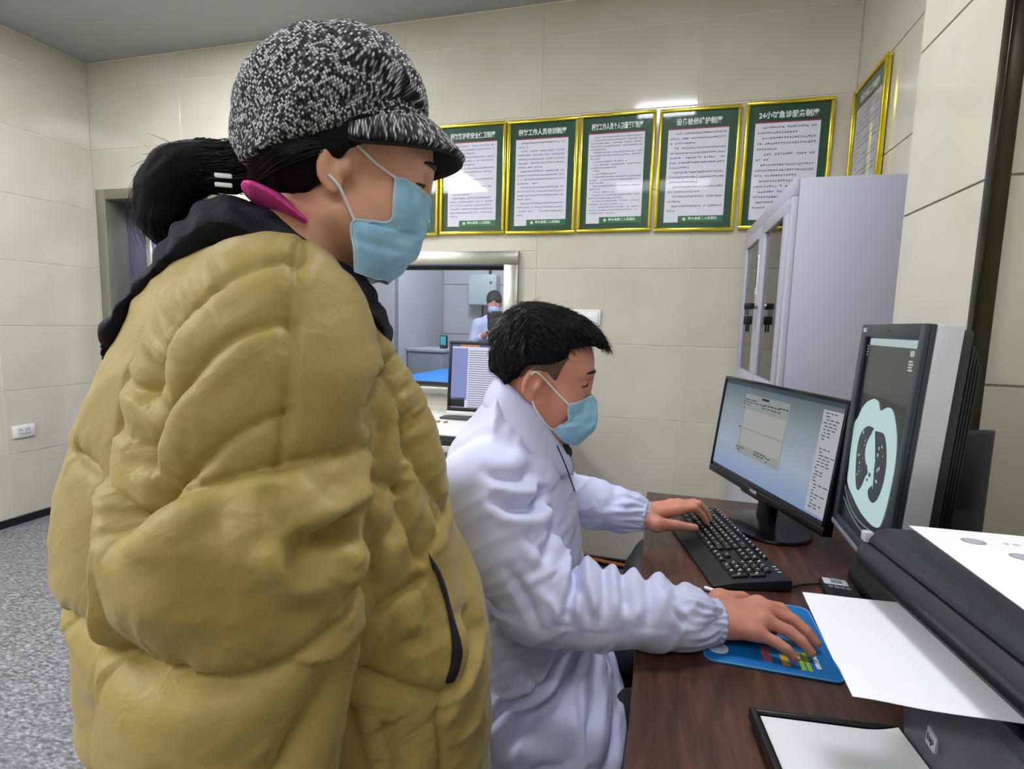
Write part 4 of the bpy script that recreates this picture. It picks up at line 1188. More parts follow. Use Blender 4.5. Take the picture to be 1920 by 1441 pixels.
# ---- a head and neck in the ear-canal frame (x to the face, y to the left, z up)
def head_into(v, O, pitch, s=1.0, neck=None, ky=1.0, jaw=1.0):
    R = Ry(pitch); O = np.array(O, float)
    def T(p):
        p = np.array(p, float)
        if p[2] < -0.03: p[2] = -0.03+(p[2]+0.03)*jaw
        return O + R @ (p*s)
    def E(c, r, k=0.012, R2=None, sub=False):
        v.ell(T(c), np.array(r)*s, R if R2 is None else R @ R2, k, sub)
    def Cp(a, b, ra, rb, k=0.01, sub=False): v.cap(T(a), T(b), ra*s, rb*s, k, sub)
    E((-0.012,0,0.052), (0.097,0.074*ky,0.082), 0.0)
    E((0.030,0,0.020), (0.064,0.064*ky,0.085), 0.03)
    E((0.040,0,-0.045), (0.050,0.054*ky,0.058), 0.03)
    E((0.064,0,-0.085), (0.026,0.030,0.024), 0.025)
    for q in (-1, 1):
        E((0.052,q*0.040,-0.018), (0.034,0.024,0.030), 0.02)
        Cp((0.004,q*0.056,-0.050), (0.055,q*0.030,-0.088), 0.014, 0.014, 0.03)
        Cp((0.087,q*0.014,0.042), (0.071,q*0.046,0.040), 0.008, 0.008, 0.012)
        E((0.094,q*0.032,0.023), (0.014,0.017,0.011), 0.010, sub=True)
        E((0.0745,q*0.033,0.021), (0.0135,0.0135,0.0125), 0.004)
    Cp((0.087,0,0.032), (0.094,0,-0.006), 0.0085, 0.009, 0.014)
    E((0.092,0,-0.014), (0.011,0.016,0.010), 0.008)
    E((0.092,0,-0.052), (0.012,0.022,0.012), 0.012)
    if neck:
        v.cap(T((-0.022,0,-0.03)), neck[0], 0.052*s, neck[1], 0.03)
    for q in (-1, 1):     # ears
        Rz = np.array([[math.cos(q*0.35), -math.sin(q*0.35), 0], [math.sin(q*0.35), math.cos(q*0.35), 0], [0,0,1]])
        Rt = Ry(0.22)
        E((-0.010,q*0.077*ky,0.004), (0.0185,0.0075,0.031), 0.006, Rz.T @ Rt)
        E((-0.008,q*0.0865*ky,0.007), (0.0105,0.0075,0.021), 0.003, Rz.T @ Rt, sub=True)
        E((0.0015,q*0.079*ky,-0.001), (0.006,0.006,0.008), 0.005)
        E((-0.006,q*0.078*ky,-0.023), (0.009,0.006,0.010), 0.006)
    return T, R
def hand_into(v, wrist, mcp, pip, tip, thumb, rw=0.026, s=1.0):
    w = np.array(wrist)
    M = [np.array(p) for p in mcp]
    for i, m in enumerate(M):
        wi = w+(m-w)*0.12+np.array([0, (m[1]-w[1])*0.22, -0.002])
        v.cap(wi, m, 0.0165*s, 0.0128*s, 0.02)
    c = (w+M[1]+M[2])/3
    d = M[1]-w; d = d/np.linalg.norm(d)
    for i in range(4):
        a, b, t = M[i], np.array(pip[i]), np.array(tip[i])
        dp = b+(t-b)*0.56+np.array([0,0,0.004])
        f = [1.0, 1.03, 1.0, 0.88][i]*s
        v.cap(a, b, 0.0108*f, 0.0092*f, 0.010); v.cap(b, dp, 0.0094*f, 0.0084*f, 0.002); v.cap(dp, t, 0.0084*f, 0.0070*f, 0.002)
        v.ell(a+np.array([0,0,0.004]), (0.010*s,0.009*s,0.008*s), None, 0.008)
    T = [np.array(p) for p in thumb]
    v.cap(w*0.75+T[0]*0.25, T[0], 0.018*s, 0.0165*s, 0.022); v.cap(T[0], T[1], 0.0160*s, 0.0118*s, 0.014); v.cap(T[1], T[2], 0.0112*s, 0.0085*s, 0.004)
def eye_parts(root, T, R, s, hm, closed=0.7):
    for q in (-1, 1):
        pts = []
        for a in np.linspace(-1, 1, 9):
            pts.append(T((0.0890-0.0075*a*a-0.004*(a > 0)*a, q*(0.032+0.0145*a), 0.0185+0.002*(1-a*a)-0.002*a)))
        MB().tube(pts, [0.0008]+[0.0021]*7+[0.0010], 6).build('eyelashes', lash_m, root, smooth=True)
        pts = []
        for a in np.linspace(-1, 1, 9):
            pts.append(T((0.0955-0.007*(a+0.6)**2, q*(0.029+0.021*a), 0.044+0.004*(1-a*a)-0.003*a)))
        MB().tube(pts, [0.0012,0.0028,0.0034,0.0036,0.0034,0.003,0.0026,0.0018,0.0006], 8).build('eyebrow', hm, root, smooth=True)
W_SEAMS = [[(-0.1742,1.2812),(-0.1551,1.2989),(-0.1253,1.3387),(-0.0715,1.3793),(-0.0407,1.3922),(-0.0249,1.3945)],[(-0.1614,1.2301),(-0.1488,1.2536),(-0.1227,1.2827),(-0.0705,1.3239),(-0.0457,1.3363),(-0.0256,1.3403)],[(-0.1705,1.1836),(-0.1579,1.1918),(-0.1291,1.2158),(-0.0921,1.2346),(-0.062,1.2558),(-0.0263,1.2707)],[(-0.1666,1.1725),(-0.1523,1.1823),(-0.1301,1.2051),(-0.0811,1.2196),(-0.0372,1.2283),(0.0118,1.2288),(0.0334,1.2206)],[(-0.1661,1.0699),(-0.1527,1.0695),(-0.1149,1.066),(-0.0582,1.0602),(-0.0171,1.0712),(0.0073,1.0814),(0.028,1.0948)],[(-0.035,0.9697),(-0.0184,0.9924),(0.0024,1.0169),(0.0193,1.0448)]]
W_VSEAM = [(-0.0255,1.4222),(-0.0245,1.3894),(-0.0254,1.3345),(-0.0263,1.2707),(-0.0289,1.2279)]
W_TSEAMS = [[(0.033,1.1875),(0.0525,1.1773),(0.0782,1.1625)],[(0.0247,1.2487),(0.0365,1.2658),(0.0525,1.2907)],[(0.0429,1.048),(0.0666,1.054),(0.0926,1.0581)],[(0.0277,0.9898),(0.064,0.964),(0.0994,0.9395),(0.1244,0.9225)],[(0.0174,0.9491),(0.0272,0.9),(0.0361,0.8433),(0.0406,0.7658)],[(0.0525,0.9238),(0.063,0.8806),(0.0714,0.8361),(0.0765,0.7572)],[(0.1112,0.9101),(0.1153,0.871),(0.1176,0.8267),(0.1198,0.7468)],[(0.0504,1.2963),(0.0661,1.2627),(0.079,1.2283),(0.0973,1.1869),(0.1216,1.1347),(0.1345,1.1031)],[(0.0778,1.2341),(0.0802,1.1993),(0.077,1.1614),(0.0807,1.1165),(0.0953,1.0788)],[(-0.2523,1.0426),(-0.2372,1.0369),(-0.2126,1.032)],[(-0.2414,1.2069),(-0.2209,1.202),(-0.2041,1.1977)]]
W_CREASE = [([(-0.0094,1.1615),(0.0038,1.1678),(0.016,1.1685),(0.0291,1.1634),(0.035,1.1563)],0.034,0.01),([(0.0341,1.1564),(0.0366,1.1413),(0.0323,1.115)],0.03,0.01),([(-0.0416,1.1842),(-0.0347,1.1579),(-0.0239,1.1398),(-0.0059,1.1286),(0.0077,1.12)],-0.011,0.01),([(-0.0222,1.1829),(-0.0161,1.1645),(-0.0113,1.1519)],0.01,0.012),([(-0.0048,1.2137),(0.0077,1.195),(0.02,1.1801)],0.007,0.01),([(-0.0409,1.2213),(-0.0322,1.1934),(-0.0377,1.1819)],0.006,0.01),([(-0.0675,1.2166),(-0.0721,1.1957),(-0.0843,1.1774)],0.006,0.014),([(-0.017,1.2183),(-0.0045,1.1957),(0.0159,1.1783)],-0.006,0.01),([(0.0157,1.1032),(0.0271,1.0857),(0.0271,1.0694)],0.01,0.008),([(0.0034,1.0979),(0.0155,1.0872),(0.0216,1.0725)],-0.006,0.007)]
W_TCREASE = [([(-0.0091,1.3649),(0.0058,1.3496),(0.016,1.3392)],0.006,0.008),([(-0.0288,1.3719),(0.0007,1.3442),(0.0366,1.3181)],0.006,0.01),([(0.0109,1.3444),(0.0236,1.3179),(0.0249,1.2797),(0.0231,1.2493)],0.012,0.009),([(0.0183,1.3016),(0.0313,1.2962),(0.0419,1.2962)],-0.006,0.01),([(-0.0294,1.3329),(-0.0097,1.3174),(0.0104,1.2907),(0.018,1.266)],0.005,0.01),([(-0.0322,1.2879),(-0.0102,1.2825),(0.0101,1.2578),(0.0178,1.2355)],0.006,0.008),([(0.0417,1.2406),(0.0498,1.2347),(0.0444,1.2007),(0.0362,1.1925)],0.01,0.008),([(0.0244,1.1901),(0.0149,1.2075),(0.0161,1.2187)],0.008,0.007),([(0.0748,1.1556),(0.0665,1.1295),(0.0497,1.1129)],0.012,0.01),([(0.0913,1.2222),(0.1062,1.1567),(0.0979,1.1091)],0.006,0.01),([(0.0415,1.1283),(0.0359,1.0962),(0.0413,1.0597)],0.01,0.01),([(0.1333,1.1063),(0.1461,1.0614),(0.1563,1.0093),(0.1603,0.9631)],0.006,0.01),([(0.1151,1.1381),(0.1202,1.1073),(0.1168,1.0922)],0.01,0.006),([(0.0956,1.0354),(0.0944,0.966)],0.004,0.005),([(0.0553,1.046),(0.0582,0.99),(0.0611,0.9708)],0.004,0.006),([(0.0668,1.0076),(0.093,0.9948)],0.006,0.007),([(0.1411,0.9982),(0.1537,0.9837),(0.1575,0.9503)],0.01,0.008),([(0.1238,0.9226),(0.1483,0.9385),(0.1635,0.9627)],0.008,0.008),([(0.042,1.3345),(0.0606,1.2963),(0.0799,1.2569)],-0.006,0.012)]
W_POCKET = [(0.1029,1.0826),(0.1124,1.0665),(0.122,1.044),(0.1321,1.0053),(0.1411,0.971),(0.1377,0.9521),(0.1301,0.9339),(0.1198,0.942),(0.1267,0.9647),(0.1275,0.99),(0.1229,1.019),(0.1137,1.051)]
W_COLLAR = [(-0.2567,1.2919),(-0.2517,1.3194),(-0.2314,1.3644),(-0.2008,1.407),(-0.1792,1.4417),(-0.1614,1.4594),(-0.142,1.4739),(-0.1225,1.4825),(-0.1029,1.483),(-0.0776,1.473),(-0.0517,1.4592),(-0.0222,1.4432),(0.0082,1.4166),(0.0332,1.3941),(0.0415,1.3814),(0.0402,1.3682),(0.057,1.3576),(0.0662,1.3358),(0.0669,1.3088),(0.0524,1.3187),(0.0298,1.3448),(0.0047,1.3702),(-0.044,1.3937),(-0.108,1.403),(-0.1704,1.3637),(-0.2091,1.3383),(-0.2367,1.3077)]
W_HAT = [(-0.1176,1.5362),(-0.1189,1.5688),(-0.1141,1.5989),(-0.1003,1.63),(-0.0769,1.6538),(-0.0415,1.6784),(-0.0056,1.6893),(0.0311,1.6919),(0.0626,1.6833),(0.0884,1.6623),(0.1051,1.6394),(0.1113,1.6147),(0.1088,1.5912),(0.0836,1.5858),(0.037,1.5831),(-0.0069,1.5743),(-0.0435,1.5604),(-0.0793,1.5462),(-0.1017,1.5348)]
W_PONY = [(-0.07969483352572551,1.5309789249544412),(-0.11455195474294569,1.5245092919202679),(-0.14824554967520154,1.5265544651047236),(-0.17326342148741977,1.5187532501364294),(-0.1889001807613553,1.4937029387337875),(-0.19446797396988033,1.4635907211564043),(-0.18903807164929387,1.4370173497595815)]
M_TORSO = [(-0.0764,1.2177),(-0.121,1.1679),(-0.1573,1.1222),(-0.1835,1.08),(-0.1933,1.0143),(-0.1872,0.9184),(-0.1734,0.7842),(-0.1565,0.6344),(-0.1464,0.4668),(-0.1406,0.2664),(-0.1008,0.1617),(0.1463,0.1696),(0.2289,0.2485),(0.2418,0.3675),(0.2389,0.446),(0.2196,0.5304),(0.1867,0.5899),(0.1404,0.644),(0.1174,0.7223),(0.1085,0.8551),(0.0963,0.961),(0.0701,1.0528),(0.0564,1.0889),(0.0107,1.1417)]
W_TORSO = [(-0.2381,1.2996),(-0.2702,1.2135),(-0.2896,1.158),(-0.2957,1.1099),(-0.2944,1.0489),(-0.2842,1.0071),(-0.2814,0.9576),(-0.2868,0.8931),(-0.2665,0.844),(-0.2468,0.7931),(-0.2352,0.7066),(-0.2092,0.6716),(0.1763,0.5769),(0.1819,0.5779),(0.2023,0.6784),(0.2013,0.8004),(0.1968,0.9097),(0.1817,0.9882),(0.1605,1.0413),(0.1455,1.0815),(0.1333,1.1654),(0.1153,1.2169),(0.0906,1.2636),(0.063,1.3021),(0.0329,1.3496),(0.0007,1.3949),(-0.0232,1.4217),(-0.0704,1.4332),(-0.127,1.4278),(-0.1679,1.405),(-0.2038,1.3609)]
W_SLEEVE = [(-0.1212,1.3949),(-0.0905,1.4143),(-0.0589,1.4233),(-0.0324,1.4233),(-0.004,1.4045),(0.0199,1.3762),(0.0363,1.337),(0.0438,1.2967),(0.0372,1.2611),(0.0304,1.2102),(0.0328,1.165),(0.0271,1.1079),(0.0247,1.0423),(0.0114,0.9825),(0.0036,0.9319),(-0.0072,0.8634),(-0.034,0.7759),(-0.1521,0.8164),(-0.1763,0.9163),(-0.1821,0.9871),(-0.1786,1.0088),(-0.1778,1.0947),(-0.1782,1.1527),(-0.1833,1.1786),(-0.1794,1.2304),(-0.1766,1.2797),(-0.1675,1.3255),(-0.1456,1.3693)]
W_HATCLIP = [(-0.0963,1.5082),(-0.0809,1.515),(-0.0654,1.5215),(-0.0338,1.534),(-0.0015,1.5462),(0.0372,1.5545),(0.0783,1.5569),(0.1094,1.5621),(0.25,1.9),(-0.3,1.9)]
MAN_HAIR = [(-0.0763,1.2397),(-0.0614,1.2193),(-0.0463,1.2309),(-0.0355,1.2379),(-0.0294,1.2535),(-0.0221,1.2646),(0.0201,1.2683),(0.0415,1.2744),(0.0604,1.2848),(0.063,1.302),(0.0768,1.3025),(0.116,1.3058),(0.1235,1.3018),(0.1404,1.3023),(0.1463,1.3993),(0.03,1.4179),(-0.0877,1.3943),(-0.1009,1.2531)]
MAN_FADE = [(-0.0289,1.2956),(0.0662,1.3038),(0.061,1.2778),(0.0494,1.2566),(0.0399,1.2343),(0.0313,1.2423),(0.0226,1.2535),(0.0058,1.2561),(-0.0131,1.2575),(-0.0293,1.2358),(-0.0394,1.2206),(-0.0563,1.2179),(-0.0521,1.2582)]
M_LAP = [(-0.1216,0.6914),(0.0106,0.6232),(0.097,0.6225),(0.1107,0.6457),(0.1626,0.6105),(0.206,0.5643),(0.2269,0.4856),(0.2261,0.4112),(0.2131,0.3015),(0.1295,0.2851),(-0.0339,0.1539)]
M_CREASE = [([(-0.0707,1.0961),(-0.0495,1.0888),(-0.0156,1.078),(0.0166,1.0629)],0.008,0.01),([(-0.0486,1.05),(-0.012,1.0377),(0.0334,1.0322),(0.0704,1.0407)],0.018,0.011),([(0.0028,1.1369),(0.0308,1.1106),(0.0591,1.0776),(0.0751,1.0454)],0.012,0.009),([(-0.0336,1.1281),(-0.0162,1.1036),(0.0176,1.0844)],-0.006,0.011),([(0.018,1.0716),(0.0515,1.0609),(0.07,1.051)],-0.008,0.01),([(0.1098,0.9823),(0.097,0.9526),(0.086,0.9155),(0.078,0.8837)],0.016,0.009),([(0.0537,0.9981),(0.0445,0.9738),(0.0345,0.9466)],0.006,0.01),([(0.0911,0.9336),(0.1031,0.9037),(0.1154,0.8692)],0.009,0.009),([(0.0071,1.0191),(0.0207,0.9851),(0.0552,0.9571)],0.006,0.01),([(0.0363,1.0211),(0.0579,0.9967),(0.0834,0.9812)],-0.006,0.01),([(0.1297,0.9587),(0.1395,0.9245),(0.1316,0.8796)],0.006,0.01),([(0.169,0.941),(0.1719,0.9142),(0.1749,0.888)],0.007,0.01),([(0.204,0.9387),(0.2139,0.9047),(0.2037,0.8686)],0.006,0.01),([(0.2386,0.9243),(0.2579,0.9086),(0.2746,0.8857)],0.008,0.009),([(0.2468,0.8945),(0.2641,0.8742),(0.2806,0.867)],0.005,0.007),([(-0.0206,0.9466),(0.0104,0.9046),(0.0331,0.8616)],0.006,0.01),([(0.0313,0.9153),(0.0575,0.8908),(0.0672,0.8558)],-0.005,0.01)]
M_TCREASE = [([(-0.0506,0.6216),(-0.0061,0.6405),(0.0357,0.6621),(0.061,0.6953),(0.083,0.7289)],0.014,0.007),([(-0.0237,0.7422),(0.0101,0.7611),(0.0432,0.7869)],0.01,0.008),([(0.1052,0.6791),(0.0823,0.645),(0.0342,0.6184),(-0.0247,0.5901)],0.012,0.014),([(0.0114,0.551),(0.0657,0.563),(0.1136,0.5902),(0.1506,0.6316)],0.008,0.014),([(0.007,0.7002),(0.0227,0.6702),(0.052,0.6734)],0.006,0.008),([(0.0835,0.7651),(0.0911,0.7193),(0.1048,0.6895)],-0.006,0.01),([(0.1355,0.7548),(0.1577,0.6848),(0.1616,0.6012)],-0.006,0.014),([(0.1143,0.5742),(0.1539,0.5576),(0.1817,0.5824)],0.01,0.014)]
M_FRONT = [(0.0252,1.1568),(0.0475,1.1153),(0.0668,1.0735),(0.0854,1.026)]
M_BCREASE = [([(-0.0437,1.1892),(-0.0619,1.1394),(-0.0507,1.0806)],0.005,0.012),([(0.0052,1.1623),(-0.0077,1.1127),(0.0077,1.0839)],0.006,0.01),([(0.0451,1.1155),(0.0565,1.0669),(0.0736,1.0183)],0.006,0.008),([(-0.1108,1.1271),(-0.1002,1.0878),(-0.0751,1.0692)],0.005,0.01)]
def sstep(a, b, x):
    t = np.clip((x-a)/(b-a), 0, 1); return t*t*(3-2*t)
def crease_disp(cl, x, z):
    d = np.zeros_like(x)
    for P, a, w in cl:
        P2 = np.array(spline(P, 5)) if len(P) > 2 else np.array(P)
        q, arc, Lg, _ = line_d(P2, x, z)
        end = sstep(0, 0.3, arc/Lg)*sstep(0, 0.3, 1-arc/Lg)*0.7+0.3
        d -= a*np.exp(-(q/w)**2)*end
        if a > 0.005: d += 0.35*a*np.exp(-((q-2.1*w)/(1.2*w))**2)*end     # lips beside a fold
    return d
def seam_disp(seams, x, z, amps, La, Lb, wr, seed=0):
    """quilting: every seam pulls the cloth in; the panel above rolls slowly down to it, the one below rises at once"""
    dsp = np.zeros_like(x)
    for i, P in enumerate(seams):
        P2 = np.array(spline(P, 5))
        q, arc, Lg, side = line_d(P2, x, z)
        a0, a1 = amps[i] if isinstance(amps, list) else (amps, amps)
        t = arc/Lg; A = a0+(a1-a0)*sstep(0.25, 0.85, t)
        up = side > 0
        tip = np.where((arc < 1e-4) | (arc > Lg-1e-4), np.exp(-q/0.007), 1.0)
        A = A*tip
        dsp -= A*np.where(up, np.exp(-q/La), np.exp(-q/Lb))
        dsp -= 0.0035*np.exp(-(q/0.0040)**2)
        n = vnoise(np.stack([arc*150, q*30+i*3.1, np.full_like(q, i*7.7+seed)], 1))
        n2 = vnoise(np.stack([arc*75+9-q*20, q*14+i*5.1, np.full_like(q, i*3.7+seed)], 1))
        left = np.where(up, 0.5+1.5*(1-sstep(0.15, 0.6, t)), 0.55)
        dsp += wr*left*((0.5-1.3*np.abs(n2))+(0.4-0.9*np.abs(n)))*np.exp(-q/np.where(up, 0.026, 0.012))*sstep(0.0, 0.004, q)
    return dsp
def face_uv(o, uvfn):
    me = o.data; lay = me.uv_layers.new(name='UVMap')
    co = np.empty(len(me.vertices)*3, np.float32); me.vertices.foreach_get('co', co); co = co.reshape(-1,3)
    vi = np.empty(len(me.loops), np.int32); me.loops.foreach_get('vertex_index', vi)
    uv = uvfn(co)[vi]; lay.data.foreach_set('uv', uv.astype(np.float32).ravel())

# ================================================================== WOMAN IN THE MUSTARD JACKET
def build_woman():
    v = Vol(graded((-0.30,-0.12,0.012), (-0.12,0.13,0.0028), (0.13,0.30,0.012)), graded((-0.27,-0.245,0.012), (-0.245,-0.145,0.004), (-0.145,-0.09,0.011), (-0.09,0.09,0.0028), (0.09,0.145,0.011), (0.145,0.245,0.004), (0.245,0.27,0.012)), graded((-0.02,0.56,0.016), (0.56,0.86,0.004), (0.86,1.32,0.015), (1.32,1.67,0.0028)))
    S = 1.0; O = (0.012, 0, 1.512); PT = 0.25
    T, R = head_into(v, O, PT, S, neck=((-0.085,0,1.35), 0.060), jaw=0.80)
    v.cap((-0.085,0,1.35), (-0.07,0,1.10), 0.075, 0.125, 0.05); v.cap((-0.07,-0.05,1.10), (-0.06,-0.05,0.88), 0.10, 0.11, 0.05); v.cap((-0.07,0.05,1.10), (-0.06,0.05,0.88), 0.10, 0.11, 0.05)
    for q in (-1, 1):
        zz = 0.0 if q < 0 else -0.06
        v.chain([(-0.085,q*0.10,1.30+zz*0.5), (-0.075,q*0.155,1.26+zz), (-0.05,q*0.190,1.00+zz), (-0.035,q*0.195,0.83+zz)], [0.05,0.05,0.042,0.027], 0.03)
        Hd = lambda L0: [(a, b if q < 0 else -b, c+zz) for a, b, c in L0]
        hand_into(v, Hd([(-.035,-.195,.83)])[0], Hd([(.000,-.200,.745),(-.018,-.202,.740),(-.038,-.201,.745),(-.056,-.198,.752)]), Hd([(.006,-.192,.703),(-.014,-.193,.695),(-.036,-.191,.702),(-.057,-.188,.715)]), Hd([(.006,-.172,.665),(-.014,-.170,.655),(-.035,-.169,.664),(-.056,-.168,.682)]), Hd([(-.005,-.185,.79),(.020,-.175,.755),(.024,-.165,.725)]), s=0.92)
        v.chain([(-0.06,q*0.085,0.86), (-0.05,q*0.09,0.48), (-0.07,q*0.09,0.09)], [0.085,0.058,0.040], 0.03)
        v.cap((-0.08,q*0.09,0.045), (0.10,q*0.10,0.035), 0.038, 0.028, 0.03)
    V, F = v.surface(); V = relax(V, F, 1, 0.4); VB, FB = V, F
    me_o = vmesh('person', V, F, skin_w, None)
    me_o.location = (-0.517, -2.352, FZ); me_o.rotation_euler = (0, 0, math.radians(30))
    tag(me_o, 'standing woman in mustard puffer jacket, tweed cap and blue mask, watching the screens', 'person')
    eye_parts(me_o, T, R, S, lash_m)
    hb = BVHTree.FromPolygons([Vector(p) for p in VB], [tuple(q) for q in FB])
    # trousers and shoes, below the picture
    v = Vol(grid(-0.25,0.20,0.011), grid(-0.25,0.25,0.011), grid(0.02,0.95,0.014))
    for q in (-1, 1): v.chain([(-0.06,q*0.085,0.86), (-0.05,q*0.09,0.48), (-0.07,q*0.09,0.08)], [0.115,0.085,0.072], 0.04)
    vmesh('trousers', *v.surface(), navycloth_m, me_o)
    for q in (-1, 1):
        v = Vol(grid(-0.16,0.19,0.008), grid(q*0.095-0.07,q*0.095+0.07,0.008), grid(-0.01,0.13,0.006))
        v.cap((-0.08,q*0.09,0.052), (0.11,q*0.10,0.042), 0.050, 0.040, 0.02); v.f = np.maximum(v.f, (0.003-v.zs)[None,None,:])
        vmesh('shoe', *v.surface(), black_m, me_o)

    # ---- jacket
    v = Vol(grid(-0.42,0.34,0.0034), graded((-0.36,-0.04,0.0038), (-0.04,0.06,0.006), (0.06,0.30,0.010)), grid(0.50,1.50,0.0034))
    v.inflate(W_TORSO, 0.0, 0.185, 0.16, 0.0)
    ycn = lambda z: -(0.13+0.07*float(sstep(1.42,1.12,z)))
    v.inflate(W_SLEEVE, ycn, 0.098, 0.095, 0.012)
    v.inflate([(x*0.9-0.03, z) for x, z in W_SLEEVE], lambda z: 0.10+0.06*float(sstep(1.42,1.12,z)), 0.085, 0.10, 0.03, zoff=-0.11)
    V, F = v.surface(); V = relax(V, F, 3, 0.5); Nn = normals(V, F)
    x, y, z = V.T
    sd = poly_sd(np.array(W_SLEEVE), x, z)
    near = sstep(-0.02, -0.09, y)
    yc = -(0.13+0.07*sstep(1.42,1.12,z))
    ws = sstep(0.006, -0.010, sd)*sstep(yc+0.05, yc+0.0, y)
    A = 0.008+seam_disp(W_SEAMS, x, z, [(0.026,0.007),(0.036,0.006),(0.036,0.006),(0.028,0.024),(0.038,0.014),(0.026,0.024)], 0.032, 0.010, 0.0042)
    vq, arc, Lg, _ = line_d(W_VSEAM, x, z)
    A = A-0.007*np.exp(-(vq/0.0045)**2)+0.0022*np.exp(-vq/0.010)*vnoise(np.stack([arc*80, vq*20, x*0], 1))
    ds = A+crease_disp(W_CREASE, x, z)
    B = 0.005+seam_disp(W_TSEAMS, x, z, 0.012, 0.014, 0.010, 0.0032, 3.3)
    dt = (B+crease_disp(W_TCREASE, x, z))*np.where(y > 0, 0.8, 1)
    P = V*np.array([1.0, 1.0, 1.0])
    broad = 0.0030*fbm(P*np.array([10, 9, 12]), 2)
    fold = fbm(np.stack([(x*0.8+z*0.6)*14, y*20, (z*0.8-x*0.6)*44], 1), 2)
    fine = 0.0016*fold+0.0022*(1-2.4*np.abs(vnoise(np.stack([(x*0.9-z*0.35)*17, y*14, (z+x*0.3)*26], 1))))*sstep(-0.2, 0.5, vnoise(V*7+3))
    disp = ds*ws+dt*(1-ws)+broad+fine
    # hem and pinched rows of quilting on the back
    for zz in (0.66, 0.86, 1.06): disp = disp-0.012*np.exp(-((z-zz-0.02*np.sin(x*9))/0.012)**2)*sstep(-0.12, -0.24, x)*(1-ws)
    V2 = V+Nn*disp[:,None]
    V2 = relax(V2, F, 1, 0.35)
    jk = vmesh('jacket', V2, F, jacket_m, me_o)
    # pocket opening
    v = Vol(grid(0.02,0.26,0.004), grid(-0.30,0.0,0.004), grid(0.72,1.16,0.004))
    bv = BVHTree.FromPolygons([Vector(p) for p in V2], [tuple(q) for q in F])
    def on_jacket(px, pz, lift=0.002):
        h = bv.ray_cast(Vector((px, -1.0, pz)), Vector((0,1,0)))
        return (Vector((px, h[0].y-lift, pz)) if h[0] is not None else Vector((px, -0.18, pz)))
    pk = np.array(W_POCKET)
    half = len(pk)//2
    a_side = np.array(spline(list(pk[:half+1]), 6)); b_side = np.array(spline(list(pk[half:][::-1])+[], 6))
    n = min(len(a_side), len(b_side)); a_side = a_side[np.linspace(0, len(a_side)-1, n).astype(int)]; b_side = b_side[np.linspace(0, len(b_side)-1, n).astype(int)]
    vv = []; ff = []
    nc = 5
    for i in range(n):
        for j in range(nc):
            p = a_side[i]*(1-j/(nc-1))+b_side[i]*j/(nc-1); vv.append(on_jacket(p[0], p[1], 0.0015+0.002*math.sin(PI*j/(nc-1))))
    for i in range(n-1):
        for j in range(nc-1): ff.append((i*nc+j, i*nc+j+1, (i+1)*nc+j+1, (i+1)*nc+j))
    pm = mesh('pocket_lining', vv, ff, True); po = link('pocket_lining', pm, mat('pocket_navy', (12,13,22), 0.7), jk)
    so = po.modifiers.new('thick', 'SOLIDIFY'); so.thickness = 0.003
    # ---- collar of navy knit
    v = Vol(grid(-0.36,0.16,0.004), grid(-0.20,0.20,0.004), grid(1.15,1.56,0.004))
    v.inflate(W_COLLAR, 0.0, 0.118, 0.10, 0.0)
    V, F = v.surface(); V = relax(V, F, 2); Nn = normals(V, F)
    V = V+Nn*(0.004*fbm(V*np.array([30,30,30]), 2)+0.002*np.sin(V[:,0]*160+V[:,2]*120))[:,None]
    co = vmesh('collar', V, F, knit_m, jk)
    cbv = BVHTree.FromPolygons([Vector(p) for p in V], [tuple(q) for q in F])
    def on(bvh, px, pz, lift, dflt=-0.1):
        h = bvh.ray_cast(Vector((px, -1.0, pz)), Vector((0,1,0)))
        return (px, (h[0].y if h[0] is not None else dflt)-lift, pz)
    # ---- pink fleece at the neck
    v = Vol(grid(-0.14,0.02,0.003), grid(-0.135,0.135,0.003), grid(1.41,1.54,0.003))
    v.inflate(PINK, 0.0, 0.128, 0.045, 0.0)
    V, F = v.surface(); V = relax(V, F, 2)
    vmesh('undershirt_collar', V, F, pink_m, me_o)
    for k in range(2):
        box('collar_tag', (-0.112, -0.102, 1.484-k*0.009), (-0.096, -0.098, 1.4882-k*0.009), maskwhite_m, me_o, bevel=0.001)
    # ---- hair
    v = Vol(grid(-0.22,0.12,0.0034), grid(-0.11,0.11,0.0034), grid(1.36,1.64,0.0034))
    head_hair = np.array([(.085,1.566),(.046,1.546),(.018,1.533),(.006,1.515),(-.012,1.498),(-.03,1.482),(-.055,1.462),(-.10,1.455),(-.16,1.49),(-.16,1.64),(.09,1.64)])
    c = T((-0.014,0,0.052)); v.ell(c, (0.103,0.080,0.086), R, 0)
    v.ell(T((-0.035,0,0.005)), (0.070,0.076,0.06), R, 0.02)
    for q in (-1, 1): v.ell(T((-0.010,q*0.078,0.034)), (0.040,0.014,0.024), R, 0.02)
    XX, ZZ = np.meshgrid(v.xs, v.zs, indexing='ij'); cl = poly_sd(head_hair, XX.ravel().astype(float), ZZ.ravel().astype(float)).reshape(XX.shape)
    v.f = np.maximum(v.f, cl[:,None,:].astype(np.float32))
    pp = [(p[0], 0.0, p[1]-0.010*min(1, k/2)) for k, p in enumerate(W_PONY)]
    v.chain(pp, [0.026,0.021,0.024,0.027,0.026,0.020,0.009], 0.02)
    V, F = v.surface(); V = relax(V, F, 2); Nn = normals(V, F)
    V = V+Nn*(0.0018*fbm(np.stack([V[:,0]*30+V[:,2]*18, V[:,1]*120, (V[:,2]-V[:,0])*60], 1), 2))[:,None]
    hr = vmesh('hair', V, F, mat('hair_under_brown', (13,10,10), 0.8, spec=0.2), me_o)
    rg = np.random.default_rng(4); cur = []
    G = np.array(spline(pp, 8))
